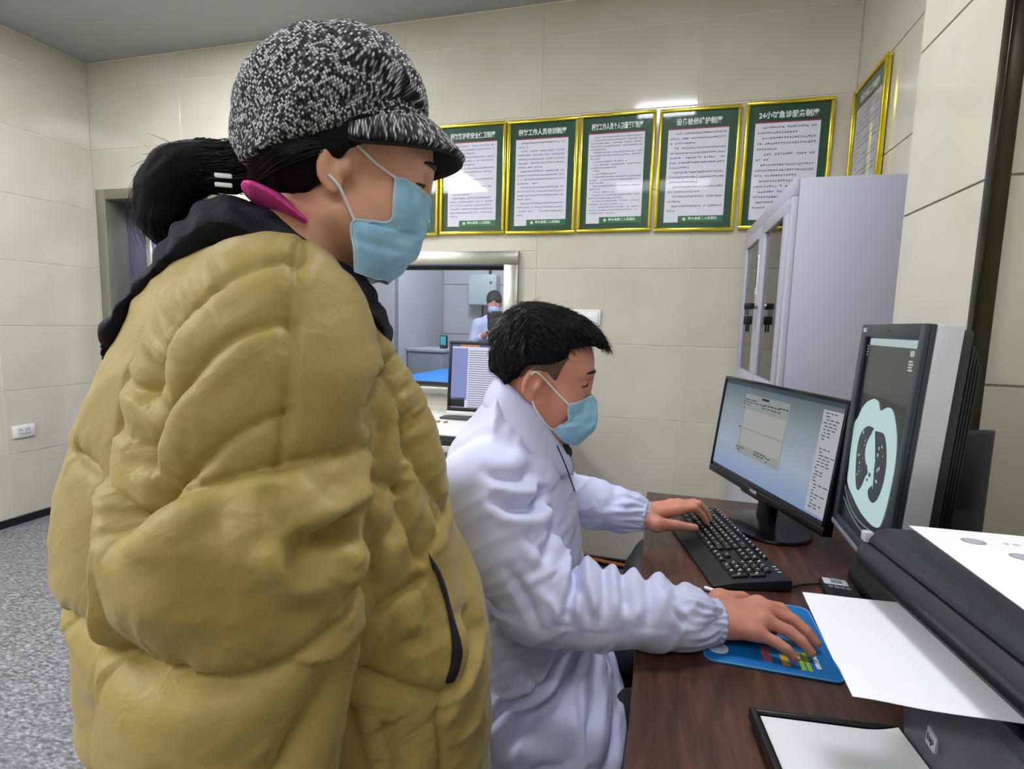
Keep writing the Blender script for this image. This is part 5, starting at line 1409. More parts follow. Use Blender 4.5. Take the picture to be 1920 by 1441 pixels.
    for k in range(950):
        a0 = rg.integers(0, 20); a1 = rg.integers(a0+12, len(G)) if a0+12 < len(G) else len(G)-1
        seg = G[a0:a1+1]; t = np.linspace(0, 1, len(seg))[:,None]
        ang = rg.uniform(0, 2*PI); r = 0.021+0.010*rg.random()
        tg = np.gradient(seg, axis=0); tg /= np.linalg.norm(tg, axis=1, keepdims=True); nrm = np.cross(tg, np.array([0,1.0,0]))
        off = nrm*(math.cos(ang)*r)+np.array([0,1.0,0])*(math.sin(ang)*r)
        fly = np.array([-0.6+rg.normal(0,0.3), rg.normal(0,0.3), -0.2+rg.normal(0,0.5)])*0.018*rg.random()**2
        cur.append(seg+off*(1-0.25*t)+fly*t**2+rg.normal(0,0.0006,seg.shape))
    for k in range(26):   # stray hairs over the crown of the tail
        b = np.array([-0.155+rg.normal(0,0.02), rg.normal(0,0.02), 1.522+rg.normal(0,0.006)])
        t = np.linspace(0, 1, 7)[:,None]; d = np.array([-0.008-0.018*rg.random(), rg.normal(0,0.02), 0.012*rg.random()])
        cur.append(b+d*t+np.array([-0.01,0,-0.03*rg.random()])*t**2)
    for k in range(130):   # hair combed back behind the ear
        a = np.array([0.030-0.05*rg.random(), -0.080, 1.552-0.016*rg.random()]); e = np.array([-0.09, -0.060, 1.500+rg.normal(0,0.008)])
        m = (a+e)/2+np.array([-0.008, -0.018, 0.002+rg.normal(0,0.005)])
        cur.append(np.array(spline([a, m, e], 4)))
    V, F = strands(cur, 0.0007, 0.2)
    so = vmesh('hair_strands', V, F, hair2_m, hr); tag(so, kind='stuff')
    # ---- tweed cap
    ct = empty('cap'); ct.parent = me_o
    v = Vol(grid(-0.18,0.16,0.0034), grid(-0.14,0.14,0.0034), grid(1.50,1.72,0.0034))
    v.inflate([(a, b) if b > 1.585 else (a, b-0.085) for a, b in W_HAT], 0.0, 0.108, 0.105, 0.0)
    XX, ZZ = np.meshgrid(v.xs, v.zs, indexing='ij'); hc = poly_sd(np.array(W_HATCLIP), XX.ravel().astype(float), ZZ.ravel().astype(float)).reshape(XX.shape)
    v.f = np.maximum(v.f, hc[:,None,:].astype(np.float32))
    V, F = v.surface(); V = relax(V, F, 3); Nn = normals(V, F)
    x, y, z = V.T
    cx = np.array([-0.02, 0, 1.57]); az = np.arctan2(y, x-cx[0])
    dsp = 0.0035*fbm(V*22, 2)
    for k in range(8):
        a = k*PI/4+0.25; dd = np.abs(np.angle(np.exp(1j*(az-a)))); dsp = dsp-0.003*np.exp(-(dd*np.hypot(x-cx[0], y)/0.006)**2)*sstep(1.57, 1.62, z)
    band = [(-0.03,1.566),(0.02,1.577),(0.07,1.590),(0.115,1.597)]
    dsp = dsp+crease_disp([(band, 0.0045, 0.006)], x, z)
    dsp = dsp+crease_disp([([(0.045,1.655),(0.06,1.64),(0.075,1.63)], 0.004, 0.007), ([(0.0,1.62),(0.03,1.61),(0.06,1.60)], 0.004, 0.008)], x, z)
    V = V+Nn*dsp[:,None]
    V = relax(V, F, 1, 0.3)
    for i in np.where((V[:,0] > 0.03) & (V[:,2] < 1.66))[0]:
        lc, nr_, ix, ds_ = hb.find_nearest(Vector(V[i]))
        sg = (Vector(V[i])-lc).dot(nr_)
        if sg < 0.005 and ds_ < 0.03: V[i] = np.array(Vector(V[i])+nr_*(0.005-sg))
    cw = vmesh('crown', V, F, tweed_m, ct)
    def uvf(co):
        d = co-np.array([-0.02,0,1.545]); az = np.arctan2(d[:,0], -d[:,1]); po = np.arctan2(np.hypot(d[:,0], d[:,1]), d[:,2])
        return np.stack([az*0.105*np.clip(np.sin(po), 0.35, 1), po*0.105], 1)
    face_uv(cw, uvf)
    vv = []; ff = []; vb = []; nt, nr = 40, 8
    for i in range(nt+1):
        th = math.radians(-98+196*i/nt); c_, s_ = math.cos(th), math.sin(th); k = max(0.0, c_*0.85+0.15)
        for j in range(nr+1):
            t = j/nr
            xi, yi, zi = 0.030+0.084*c_, 0.094*s_, 1.556+0.030*max(c_, -0.1)
            wd = 0.046*k**0.6
            vv.append((xi+wd*t*c_*0.9, yi+wd*t*s_*0.35, zi-0.036*k**0.5*t**1.25-0.004*t*(1-c_)))
    m1 = nr+1
    for i in range(nt):
        for j in range(nr): ff.append((i*m1+j, (i+1)*m1+j, (i+1)*m1+j+1, i*m1+j+1))
    bo = link('brim', mesh('brim', vv, ff, True), tweed_m, ct)
    face_uv(bo, lambda co: np.stack([np.arctan2(co[:,1], co[:,0]-0.03)*0.11, np.hypot(co[:,0], co[:,1])], 1))
    sd_ = bo.modifiers.new('thick', 'SOLIDIFY'); sd_.thickness = 0.007; sd_.offset = 0
    lv = [(p[0]-0.001, p[1]*0.985, p[2]-0.0052) for p in vv]
    lo = link('brim_lining', mesh('brim_lining', lv, ff, True), mat('lining_black', (10,10,13), 0.8), ct)
    sd_ = lo.modifiers.new('thick', 'SOLIDIFY'); sd_.thickness = 0.002; sd_.offset = 0
    # ---- face mask
    rows = [ [(.067,-.046,1.509), (.084,-.034,1.507), (.096,-.017,1.504), (.102,0,1.501)],
             [(.065,-.054,1.484), (.086,-.043,1.484), (.102,-.022,1.485), (.108,0,1.485)],
             [(.060,-.060,1.460), (.082,-.051,1.459), (.102,-.028,1.461), (.109,0,1.463)],
             [(.021,-.071,1.456), (.060,-.063,1.446), (.092,-.034,1.442), (.103,0,1.442)],
             [(.021,-.070,1.428), (.060,-.058,1.420), (.084,-.032,1.423), (.093,0,1.425)],
             [(.023,-.067,1.400), (.042,-.050,1.395), (.056,-.028,1.396), (.062,0,1.399)] ]
    make_mask(me_o, rows, [((.067,-.046,1.508), (.047,-.063,1.520), (.027,-.076,1.535), (.010,-.079,1.546), (-.006,-.083,1.540)), ((.022,-.070,1.456), (.014,-.076,1.474), (.006,-.082,1.490), (-.004,-.086,1.500))], bvh=hb)
    return me_o
PINK = [(-.106,1.490),(-.094,1.498),(-.082,1.498),(-.058,1.488),(-.022,1.457),(-.030,1.445),(-.062,1.462),(-.090,1.474)]
def make_mask(root, rows, loops, pleat=0.0030, bvh=None):
    full = []
    def snap(p, lift=0.0018):
        if bvh is None: return p
        h = bvh.ray_cast(Vector((p[0], -0.3, p[2])), Vector((0,1,0)))
        return (p[0], min(p[1], h[0].y-lift), p[2]) if h[0] is not None and h[0].y < -0.02 else p
    rows = [[snap(r[0]), snap(r[1], 0.003)]+list(r[2:]) for r in rows]
    loops = [[lp[0]]+[snap(p, 0.0015) for p in lp[1:-1]]+[lp[-1]] for lp in loops]
    loops = [[snap(lp[0], 0.003)]+lp[1:] for lp in loops]
    for r in rows:
        full.append(list(r)+[(p[0], -p[1], p[2]) for p in r[-2::-1]])
    nu, nv = 7, 8
    lines = [np.array(spline(r, nu)) for r in full]
    g = np.array([spline([l[i] for l in lines], nv) for i in range(len(lines[0]))])     # (u, v, 3)
    nU, nV = g.shape[:2]
    du = np.gradient(g, axis=0); dv = np.gradient(g, axis=1); nn = np.cross(dv, du); nn /= np.linalg.norm(nn, axis=2, keepdims=True)+1e-9
    vs = np.linspace(0, 1, nV); us = np.linspace(-1, 1, nU)
    saw = np.zeros(nV)
    for c in (0.30, 0.52, 0.74): saw += np.exp(-((vs-c)/0.035)**2)
    wob = np.array([vnoise(np.stack([us*5, np.full(nU, vv*4.0), np.full(nU, 2.0)], 1)) for vv in vs]).T
    wob2 = np.array([vnoise(np.stack([us*9+vv*4, np.full(nU, vv*7.0), np.full(nU, 5.0)], 1)) for vv in vs]).T
    h = -pleat*saw[None,:]*(0.4+0.6*np.abs(us)[:,None])+0.0045*wob*(1-np.abs(us)[:,None]**4)+0.0024*wob2
    g = g+nn*h[:,:,None]
    V = g.reshape(-1, 3); F = np.array([(i*nV+j, i*nV+j+1, (i+1)*nV+j+1, (i+1)*nV+j) for i in range(nU-1) for j in range(nV-1)])
    if bvh is not None:
        for i in range(len(V)):
            lc, nr_, ix, ds = bvh.find_nearest(Vector(V[i]))
            if lc is not None:
                sgn = (Vector(V[i])-lc).dot(nr_)
                if sgn < 0.0022: V[i] = np.array(Vector(V[i])+nr_*(0.0022-sgn)) if ds < 0.03 else V[i]
        g = V.reshape(nU, nV, 3)
    mo = empty('face_mask'); mo.parent = root
    s = vmesh('filter_cloth', V, F, maskblue_m, mo)
    sd = s.modifiers.new('thick', 'SOLIDIFY'); sd.thickness = 0.0014; sd.offset = 0
    # stitched edge bands
    for pth, rr in ((g[:,0], 0.0012), (g[:,1]+nn[:,1]*0.0006, 0.0008), (g[:,-1], 0.0011)):
        MB().tube([tuple(p) for p in pth], rr, 6).build('edge_binding', mat('mask_edge_pale', (190,216,234), 0.6), mo, smooth=True)
    for e in (0, -1):
        k = 1 if e == 0 else -2
        for pth, rr in ((g[e], 0.0013), (g[k]+nn[k]*0.0006, 0.0007)):
            MB().tube([tuple(p) for p in pth], rr, 6).build('side_seam', MATS['mask_edge_pale'], mo, smooth=True)
    for q in (-1, 1):
        for lp in loops:
            MB().tube([tuple(p) for p in spline([(a, -q*b if q > 0 else b, c) for a, b, c in lp], 6)], 0.0017, 7).build('ear_loop', maskwhite_m, mo, smooth=True)
WOMAN = build_woman()
# ================================================================== DOCTOR IN THE WHITE COAT
def nails(root, pip, tip, m, up=(0,0,1)):
    for b, t in zip(pip, tip):
        b = np.array(b); t = np.array(t); d = (t-b)/np.linalg.norm(t-b); u = np.array(up, float); u -= d*(u@d); u /= np.linalg.norm(u); sdir = np.cross(d, u)
        mb = MB(); n = 10
        vs = [tuple(t+d*(0.0035*math.cos(k*2*PI/n)+0.0005)+sdir*0.0040*math.sin(k*2*PI/n)+u*(0.0080-0.0016*abs(math.sin(k*2*PI/n)))) for k in range(n)]
        vb = [tuple(np.array(p)-u*0.002) for p in vs]
        mb.add(vs+vb, [tuple(range(n))]+[(k, k+n, (k+1) % n+n, (k+1) % n) for k in range(n)])
        mb.build('fingernail', m, root, smooth=True)

RM_W = (.325,-.201,.841)
RM_MCP = [(.424,-.143,.848),(.430,-.171,.852),(.416,-.199,.848),(.394,-.225,.840)]
RM_PIP = [(.466,-.140,.842),(.471,-.182,.844),(.453,-.213,.840),(.424,-.238,.833)]
RM_TIP = [(.488,-.164,.8175),(.502,-.204,.8175),(.482,-.232,.8165),(.449,-.253,.8155)]
RM_TH = [(.362,-.128,.842),(.412,-.094,.832),(.448,-.090,.8175)]
LM_W = (.262,.252,.862)
LM_MCP = [(.355,.272,.876),(.368,.297,.879),(.368,.322,.875),(.356,.346,.866)]
LM_PIP = [(.402,.280,.882),(.418,.308,.884),(.413,.338,.878),(.396,.366,.866)]
LM_TIP = [(.440,.298,.8385),(.455,.328,.8385),(.447,.357,.8385),(.428,.386,.8385)]
LM_TH = [(.298,.218,.854),(.346,.222,.853),(.398,.242,.8425)]
def build_man():
    v = Vol(graded((-0.30,-0.12,0.012), (-0.12,0.14,0.003), (0.14,0.25,0.008), (0.25,0.53,0.003)),
            graded((-0.33,-0.30,0.01), (-0.30,0.10,0.003), (0.10,0.19,0.009), (0.19,0.41,0.003)),
            graded((-0.02,0.79,0.016), (0.79,0.90,0.003), (0.90,1.06,0.009), (1.06,1.40,0.003)))
    O = (0.005, 0, 1.2266); PT = 0.235; S = 1.07
    T, R = head_into(v, O, PT, S, neck=((-0.070,0,1.075), 0.062), ky=1.0)
    v.ell(T((0.035,0,-0.075)), (0.045,0.045,0.040), R, 0.03)       # full jaw
    v.cap((-0.075,0,1.02), (-0.06,0,0.80), 0.070, 0.105, 0.05); v.cap((-0.06,0,0.80), (-0.08,0,0.55), 0.105, 0.12, 0.05)
    for q in (-1, 1): v.cap((-0.075,0,1.02), (-0.075,q*0.150,1.03), 0.055, 0.045, 0.04)
    v.chain([(-0.085,-0.165,1.045), (0.035,-0.222,0.852), RM_W], [0.048,0.040,0.0275], 0.03)
    v.chain([(-0.07,0.165,1.04), (0.045,0.285,0.880), LM_W], [0.048,0.040,0.0270], 0.03)
    hand_into(v, RM_W, RM_MCP, RM_PIP, RM_TIP, RM_TH, s=1.15)
    hand_into(v, LM_W, LM_MCP, LM_PIP, LM_TIP, LM_TH, s=1.10)
    for q, ky in ((-1, -0.03), (1, 0.20)):
        v.chain([(-0.12,q*0.085,0.53), (0.28,ky,0.505), (0.27,ky*1.1,0.09)], [0.075,0.052,0.040], 0.03)
        v.cap((0.25,ky*1.1,0.05), (0.43,ky*1.15,0.035), 0.036, 0.028, 0.03)
    V, F = v.surface(); V = relax(V, F, 1, 0.35); VB, FB = V, F
    root = vmesh('person', V, F, skin_m, None)
    root.location = (-0.365, -1.86, FZ); root.rotation_euler = (0, 0, math.radians(9))
    tag(root, 'seated doctor in white coat and blue mask, hands on keyboard and mouse', 'person')
    eye_parts(root, T, R, S, lash_m)
    nail_m = mat('nail_pink', (226,176,160), 0.3)
    nails(root, RM_PIP[1:], RM_TIP[1:], nail_m); nails(root, LM_PIP[:2]+[LM_TH[1]], LM_TIP[:2]+[LM_TH[2]], nail_m)
    # ---- trousers, shoes
    v = Vol(grid(-0.30,0.46,0.010), grid(-0.30,0.36,0.010), grid(0.02,0.72,0.011))
    v.ell((-0.10,0,0.55), (0.14,0.17,0.10), None, 0.0)
    for q, ky in ((-1, -0.03), (1, 0.20)): v.chain([(-0.12,q*0.085,0.53), (0.28,ky,0.505), (0.27,ky*1.1,0.08)], [0.088,0.064,0.060], 0.03)
    V, F = v.surface(); V = V+normals(V, F)*(0.006*fbm(V*16, 2))[:,None]
    vmesh('trousers', V, F, navycloth_m, root)
    for ky in (-0.03, 0.20):
        v = Vol(grid(0.18,0.50,0.008), grid(ky*1.12-0.08,ky*1.12+0.08,0.008), grid(-0.01,0.13,0.006))
        v.cap((0.25,ky*1.1,0.052), (0.43,ky*1.15,0.042), 0.050, 0.040, 0.02); v.f = np.maximum(v.f, (0.003-v.zs)[None,None,:])
        vmesh('shoe', *v.surface(), black_m, root)
    # ---- coat
    v = Vol(grid(-0.36,0.36,0.0040), graded((-0.36,-0.10,0.0040), (-0.10,0.06,0.007), (0.06,0.38,0.0045)), grid(0.36,1.26,0.0042))
    v.inflate(M_TORSO, 0.0, 0.185, 0.15, 0.0)
    v.inflate(M_LAP, lambda zz: -0.015, 0.225, 0.055, 0.04)
    arm = [(-0.085,-0.168,1.040), (-0.030,-0.200,0.950), (0.030,-0.222,0.868), (0.130,-0.226,0.860), (0.225,-0.220,0.854), (0.288,-0.209,0.847), (0.318,-0.203,0.843)]
    rad = [0.090, 0.084, 0.077, 0.068, 0.060, 0.050, 0.036]
    v.chain(arm, rad, 0.020, 0.012)
    larm = [(-0.07,0.165,1.035), (0.045,0.285,0.895), (0.150,0.275,0.874), (0.215,0.262,0.868), (0.252,0.254,0.863)]
    lrad = [0.088, 0.070, 0.062, 0.054, 0.040]
    v.chain(larm, lrad, 0.020, 0.012)
    seat = np.maximum(np.maximum(np.abs(v.xs+0.11)-0.245, 0)[:,None,None]*0+np.abs(v.xs+0.13)[:,None,None]-0.215, np.maximum(np.abs(v.ys)[None,:,None]-0.195, v.zs[None,None,:]-0.432))
    v.f = np.maximum(v.f, -seat.astype(np.float32))
    V, F = v.surface(); V = relax(V, F, 3, 0.5); Nn = normals(V, F)
    x, y, z = V.T
    def arm_t(pts):
        best = np.full(len(V), 9.0); bt = np.zeros(len(V)); s0 = 0
        for a, b in zip(pts[:-1], pts[1:]):
            a = np.array(a); b = np.array(b); e = b-a; l = np.linalg.norm(e); t = np.clip(((V-a)@e)/(l*l), 0, 1)
            d = np.linalg.norm(V-a-t[:,None]*e, axis=1); m = d < best; best = np.where(m, d, best); bt = np.where(m, s0+t*l, bt); s0 += l
        return best, bt, s0
    dR, tR, LR = arm_t(arm); dL, tL, LLn = arm_t(larm)
    wr = sstep(0.125, 0.095, dR)*sstep(0.02, -0.06, y+0.06); wl = sstep(0.11, 0.085, dL)*sstep(0.08, 0.16, y)
    disp = np.zeros(len(V))
    disp += wr*crease_disp([(P, a*1.45, w*0.82) for P, a, w in M_CREASE], x, z)*sstep(-0.10, -0.16, y)
    disp += (1-wr)*crease_disp([(P, a*1.4, w*0.85) for P, a, w in M_TCREASE+M_BCREASE], x, z)*np.where(y < 0, 1, 0.6)
    # cloth wrinkles across the sleeves, gathered near the cuffs
    for w_, t_, Lg, yc in ((wr, tR, LR, -0.21), (wl, tL, LLn, 0.265)):
        ang = np.arctan2(z-0.86, y-yc)
        n = vnoise(np.stack([t_*26+np.sin(ang)*0.8, ang*1.3, np.full_like(t_, 4.0)], 1))
        n2 = vnoise(np.stack([t_*52+np.cos(ang)*1.2, ang*2.1, np.full_like(t_, 8.0)], 1))
        disp += w_*(0.0036*n+0.0024*n2+0.0034*(0.6-1.6*np.abs(vnoise(np.stack([t_*34+ang*1.1, ang*1.6, np.full_like(t_, 14.0)], 1)))))
        g = sstep(Lg-0.075, Lg-0.005, t_)
        disp += w_*g*0.0035*np.sin(ang*17+2*vnoise(np.stack([ang*3, t_*20, t_*0], 1)))
    disp += 0.004*fbm(V*np.array([12,12,9]), 2)+(1-wr)*(1-wl)*0.003*vnoise(np.stack([(x+z)*22, y*16, (z-x)*60], 1))
    # do not press the sleeves into the desk top
    V2 = V+Nn*disp[:,None]
    over = (x*math.cos(math.radians(9))-y*math.sin(math.radians(9))) > 0.215
    V2[:,2] = np.where(over & (V2[:,2] < 0.8015) & (V[:,2] > 0.72), 0.8015, V2[:,2])
    V2 = relax(V2, F, 1, 0.3)
    coat = vmesh('coat', V2, F, coatwhite_m, root)
    bv = BVHTree.FromPolygons([Vector(p) for p in V2], [tuple(q) for q in F])
    def on(px, pz, lift=0.0015):
        h = bv.ray_cast(Vector((px, -1.0, pz)), Vector((0,1,0)))
        return (px, (h[0].y if h[0] is not None else -0.1)-lift, pz)
    MB().tube([on(a, b) for a, b in spline(M_FRONT[1:], 6)], 0.0013, 6).build('placket_edge', navycloth_m, coat, smooth=True)
    for a, b in ((0.030, 1.02),): pass
    # elastic cuffs
    for c0, c1, r in ((arm[-2], arm[-1], 0.0355), (larm[-2], larm[-1], 0.038)):
        c0 = np.array(c0); c1 = np.array(c1); ax = (c1-c0)/np.linalg.norm(c1-c0); u = np.cross(ax, [0,0,1]); u /= np.linalg.norm(u); w = np.cross(u, ax)
        vv = []; ff = []; nk = 72; prof = [(-0.012, r+0.004), (-0.004, r+0.001), (0.004, r+0.0025), (0.013, r+0.001), (0.020, r+0.0035), (0.024, r-0.001), (0.018, r-0.006)]
        for (t, rr) in prof:
            for k in range(nk):
                a = 2*PI*k/nk; q = rr+0.0016*math.sin(a*18)+0.0008*math.sin(a*31+t*90)
                vv.append(tuple(c1+ax*t+u*math.cos(a)*q+w*math.sin(a)*q*0.92))
        for i in range(len(prof)-1):
            for k in range(nk): ff.append((i*nk+k, i*nk+(k+1) % nk, (i+1)*nk+(k+1) % nk, (i+1)*nk+k))
        link('cuff', mesh('cuff', vv, ff, True), coatwhite_m, coat)
    # collar
    up = [(-.082,0,1.236),(-.052,-.058,1.222),(-.004,-.074,1.186),(.036,-.056,1.130),(.063,-.020,1.088)]
    lo = [(-.112,0,1.178),(-.082,-.088,1.166),(-.018,-.116,1.108),(.045,-.092,1.055),(.080,-.030,1.040)]
    def mir(Lp): return list(Lp[::-1])+[(a, -b, c) for a, b, c in Lp[1:]]
    U = np.array(spline(mir(up), 6)); Lo = np.array(spline(mir(lo), 6)); n = len(U)
    vv = []; ff = []; nr = 7
    for i in range(n):
        for j in range(nr):
            t = j/(nr-1); p = U[i]*(1-t)+Lo[i]*t; bulge = math.sin(PI*t)*0.005
            c = np.array([-0.03, 0, 1.12]); d = p-c; d[2] *= 0.4; d /= np.linalg.norm(d)+1e-9
            vv.append(tuple(p+d*bulge))
    for i in range(n-1):
        for j in range(nr-1): ff.append((i*nr+j, i*nr+j+1, (i+1)*nr+j+1, (i+1)*nr+j))
    cl = link('collar', mesh('collar', vv, ff, True), coatwhite_m, coat); sd = cl.modifiers.new('thick', 'SOLIDIFY'); sd.thickness = 0.003
    v = Vol(grid(-0.12,0.12,0.004), grid(-0.10,0.10,0.004), grid(1.02,1.22,0.004))
    v.chain([(-.075,0,1.185),(-.03,-.052,1.165),(.015,-.055,1.125),(.055,-.025,1.085),(.062,0,1.078)], [0.014]*5, 0.01)
    v.chain([(-.075,0,1.185),(-.03,.052,1.165),(.015,.055,1.125),(.055,.025,1.085),(.062,0,1.078)], [0.014]*5, 0.01)
    vmesh('sweater_neck', *v.surface(), navycloth_m, root)
    # ---- hair
    hl = np.array(MAN_HAIR)
    v = Vol(grid(-0.14,0.17,0.003), grid(-0.11,0.11,0.003), grid(1.15,1.43,0.003))
    v.ell(T((-0.012,0,0.056)), (0.110,0.087,0.092), R, 0.0)
    v.ell(T((-0.022,0,0.092)), (0.085,0.070,0.058), R, 0.03); v.ell(T((-0.066,0,0.0)), (0.042,0.062,0.062), R, 0.03)
    v.ell(T((0.036,0,0.104)), (0.062,0.058,0.036), R, 0.03)
    v.cap(T((0.075,-0.035,0.105)), T((0.108,-0.030,0.088)), 0.020, 0.014, 0.02); v.cap(T((0.075,0.03,0.105)), T((0.106,0.028,0.088)), 0.020, 0.014, 0.02)
    XX, ZZ = np.meshgrid(v.xs, v.zs, indexing='ij'); cp = poly_sd(hl, XX.ravel().astype(float), ZZ.ravel().astype(float)).reshape(XX.shape)
    v.f = np.maximum(v.f, cp[:,None,:].astype(np.float32))
    V, F = v.surface(); V = relax(V, F, 2); Nn = normals(V, F)
    V = V+Nn*(0.003*fbm(np.stack([V[:,0]*40, V[:,1]*70, V[:,2]*50], 1), 2))[:,None]
    hr = vmesh('hair', V, F, mat('hair_under', (10,9,9), 0.9, spec=0.15), root)
    rg = np.random.default_rng(9); cur = []
    cand = np.where(Nn[:,2] > -0.25)[0]; pick = rg.choice(cand, 6500)
    for i in pick:
        p = V[i]; nrm = Nn[i]; comb = np.array([0.75, np.sign(p[1])*0.12, -0.38]) if p[0] > -0.02 else np.array([-0.25, 0, -0.95])
        comb = comb-nrm*(comb@nrm); comb /= np.linalg.norm(comb)+1e-6
        Lh = rg.uniform(0.010, 0.022)*(1 if p[2] > 1.30 else 0.5)
        d = comb+nrm*rg.uniform(0.05, 0.38)+rg.normal(0, 0.20, 3)
        t = np.linspace(0, 1, 5)[:,None]
        cur.append(p-nrm*0.002+d*Lh*t+np.array([0.0,0,-0.006])*t**2)
    Vs, Fs = strands(cur, 0.0008, 0.12)
    so = vmesh('hair_strands', Vs, Fs, hair_m, hr); tag(so, kind='stuff')
    # clipped hair beside the ear
    v = Vol(grid(-0.12,0.12,0.003), grid(-0.10,0.10,0.003), grid(1.12,1.34,0.003))
    head_into(v, O, PT, S); v.f -= 0.0012
    XX, ZZ = np.meshgrid(v.xs, v.zs, indexing='ij'); cp = poly_sd(np.array(MAN_FADE), XX.ravel().astype(float), ZZ.ravel().astype(float)).reshape(XX.shape)
    v.f = np.maximum(v.f, cp[:,None,:].astype(np.float32)); base_f = v.f
    fm_ = mat('clipped_hair', (70,48,38), 0.6); vary(fm_, 520, (46,34,30), (120,84,68), 2, lo=0.3, hi=0.75)
    for q in (-1, 1):
        v.f = np.maximum(base_f, (0.05-q*v.ys)[None,:,None]); vmesh('clipped_hair', *v.surface(), fm_, hr)
    rows = [ [(.066,-.050,1.192), (.090,-.036,1.197), (.108,-.018,1.201), (.114,0,1.203)],
             [(.066,-.056,1.174), (.094,-.044,1.176), (.116,-.024,1.178), (.124,0,1.180)],
             [(.066,-.060,1.156), (.094,-.050,1.154), (.118,-.028,1.152), (.127,0,1.152)],
             [(.050,-.064,1.146), (.086,-.054,1.136), (.111,-.032,1.130), (.119,0,1.128)],
             [(.036,-.062,1.138), (.060,-.050,1.112), (.082,-.030,1.103), (.088,0,1.102)] ]
    make_mask(root, rows, [((.066,-.052,1.192), (.045,-.068,1.212), (.020,-.078,1.238), (.002,-.083,1.254), (-.010,-.088,1.246)), ((.036,-.064,1.138), (.020,-.074,1.154), (.004,-.080,1.178), (-.004,-.088,1.198))], 0.0024, bvh=BVHTree.FromPolygons([Vector(p) for p in VB], [tuple(q) for q in FB]))
    return root
MAN = build_man()

# ---- office chair under the doctor
def chair():
    o = empty('office_chair', (-0.365, -1.86, FZ), math.radians(9)); tag(o, 'black office chair under the doctor in the white coat', 'chair')
    cf = mat('chair_black_fabric', (20,20,24), 0.85)
    MB().box((-0.34,-0.19,0.36), (0.07,0.19,0.425)).build('seat', cf, o, bevel=0.025, seg=3)
    MB().prism([(-0.46,0.50),(-0.42,0.50),(-0.435,0.90),(-0.475,0.90)], -0.20, 0.20, 'xz').build('backrest', cf, o, bevel=0.012, seg=3)
    MB().box((-0.47,-0.03,0.30),(-0.455,0.03,0.62)).box((-0.47,-0.03,0.30),(-0.2,0.03,0.32)).build('back_bracket', black_m, o, bevel=0.004)
    MB().tube([(-0.11,0,0.09),(-0.11,0,0.36)], 0.025, 14).build('gas_lift', black_m, o, smooth=True)
    for k in range(5):
        a = k*2*PI/5+0.3; c, s = math.cos(a), math.sin(a)
        lg = MB().tube([(-0.11,0,0.10),(-0.11+c*0.29,s*0.29,0.07)], [0.024,0.015], 10).build('leg', black_m, o, smooth=True)
        MB().tube([(-0.11+c*0.29-s*0.012,s*0.29+c*0.012,0.028),(-0.11+c*0.29+s*0.012,s*0.29-c*0.012,0.028)], 0.0275, 14).build('caster', black_m, lg, smooth=True)
chair()

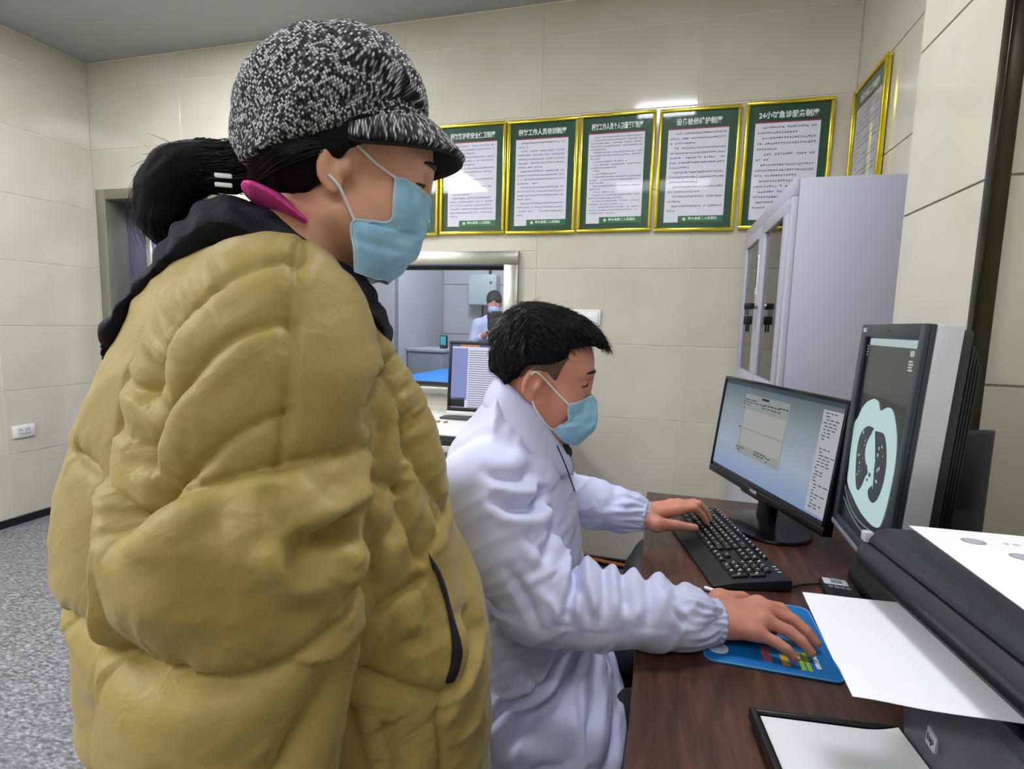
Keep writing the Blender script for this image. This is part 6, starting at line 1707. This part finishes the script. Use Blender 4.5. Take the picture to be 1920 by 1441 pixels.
# ---- person seen through the window
def window_person():
    v = Vol(grid(-0.20,0.22,0.009), grid(-0.34,0.34,0.009), grid(-0.01,1.75,0.010))
    head_into(v, (0.02,0,1.555), 0.10, 1.0, neck=((-0.02,0,1.38), 0.06))
    v.cap((-0.02,0,1.36), (-0.01,0,0.95), 0.10, 0.12, 0.06)
    for q in (-1, 1):
        v.cap((-0.02,q*0.10,1.34), (-0.02,q*0.17,1.33), 0.06, 0.055, 0.05)
        v.chain([(-0.02,q*0.18,1.32), (0.0,q*0.24,1.06), (0.17,q*0.10,1.20 if q < 0 else 1.36)], [0.05,0.042,0.03], 0.03)
        v.cap((0.17,q*0.10,1.20 if q < 0 else 1.36), (0.20,q*0.06,1.24 if q < 0 else 1.43), 0.034, 0.026, 0.02)
        v.chain([(0,q*0.09,0.92), (0,q*0.10,0.5), (-0.02,q*0.10,0.08)], [0.09,0.06,0.042], 0.03); v.cap((-0.03,q*0.10,0.04), (0.14,q*0.11,0.035), 0.036, 0.028, 0.03)
    r = vmesh('person', *v.surface(), skin_m, None)
    r.location = (-1.96, 2.95, FZ); r.rotation_euler = (0, 0, math.radians(-75))
    tag(r, 'person in lilac-white coat, dark cap and mask, seen through the observation window', 'person')
    v = Vol(grid(-0.22,0.26,0.009), grid(-0.34,0.34,0.009), grid(0.4,1.45,0.010))
    v.cap((-0.02,0,1.32), (-0.01,0,0.95), 0.135, 0.155, 0.06); v.cap((-0.01,0,0.95), (0,0,0.55), 0.165, 0.19, 0.06)
    for q in (-1, 1):
        v.cap((-0.02,q*0.08,1.345), (-0.02,q*0.17,1.32), 0.075, 0.07, 0.05); v.chain([(-0.02,q*0.18,1.32), (0.0,q*0.24,1.06), (0.14,q*0.13,1.18 if q < 0 else 1.30)], [0.07,0.06,0.048], 0.03)
    vmesh('coat', *v.surface(), mat('lilac_white_cloth', (196,196,224), 0.6), r)
    v = Vol(grid(-0.10,0.22,0.008), grid(-0.12,0.12,0.008), grid(0.9,1.50,0.009))
    v.chain([(0.05,0,1.43),(0.10,0,1.32),(0.15,0.01,0.95)], [0.075,0.06,0.05], 0.03)
    vmesh('dark_sweater', *v.surface(), navycloth_m, r)
    v = Vol(grid(-0.12,0.17,0.006), grid(-0.11,0.11,0.006), grid(1.52,1.78,0.006))
    v.ell((0.008,0,1.615), (0.112,0.088,0.100), None, 0); v.cap((0.08,-0.05,1.60), (0.08,0.05,1.60), 0.03, 0.03, 0.03); v.f = np.maximum(v.f, (1.565-v.zs)[None,None,:])
    vmesh('cap', *v.surface(), mat('cap_black', (14,14,20), 0.7), r)
    v = Vol(grid(0.0,0.17,0.005), grid(-0.09,0.09,0.005), grid(1.40,1.58,0.005))
    v.ell((0.075,0,1.490), (0.062,0.066,0.055), None, 0); v.f = np.maximum(v.f, (0.03-v.xs)[:,None,None])
    vmesh('face_mask', *v.surface(), mat('mask_pale_lilac', (170,186,226), 0.7), r)
    ph = empty('smartphone', r.location, r.rotation_euler.z); tag(ph, 'dark smartphone held up by the person behind the window', 'phone')
    ph.location = Vector(r.location)+Matrix.Rotation(math.radians(-75), 3, 'Z') @ Vector((0.232, 0.06, 1.40))
    MB().box((-0.004,-0.075,-0.0),(0.004,0.035,0.075)).build('case', blackgloss_m, ph, bevel=0.003)
window_person()
# ---- black bag standing by the far end of the desk
def bag():
    o = empty('black_bag', (-0.155, -0.95, FZ)); tag(o, 'black cloth bag standing on the floor at the far end of the desk', 'bag')
    v = Vol(grid(-0.16,0.16,0.008), grid(-0.16,0.16,0.008), grid(-0.01,0.70,0.010))
    v.cap((0.01,0,0.10), (0.03,0,0.44), 0.10, 0.075, 0.0); v.cap((0.03,-0.05,0.42), (0.04,0.05,0.50), 0.06, 0.045, 0.05); v.cap((0.0,-0.06,0.09), (0.0,0.06,0.09), 0.09, 0.09, 0.05)
    v.f = np.maximum(v.f, (0.003-v.zs)[None,None,:])
    V, F = v.surface(); V = V+normals(V, F)*(0.008*fbm(V*14, 2))[:,None]; V[:,2] = np.maximum(V[:,2], 0.002)
    vmesh('body', V, F, mat('bag_black', (16,17,24), 0.6), o)
    MB().tube(spline([(0.03,-0.06,0.50),(0.035,-0.03,0.60),(0.035,0.03,0.60),(0.03,0.06,0.50)], 5), 0.008, 8).build('strap', MATS['bag_black'], o, smooth=True)
bag()
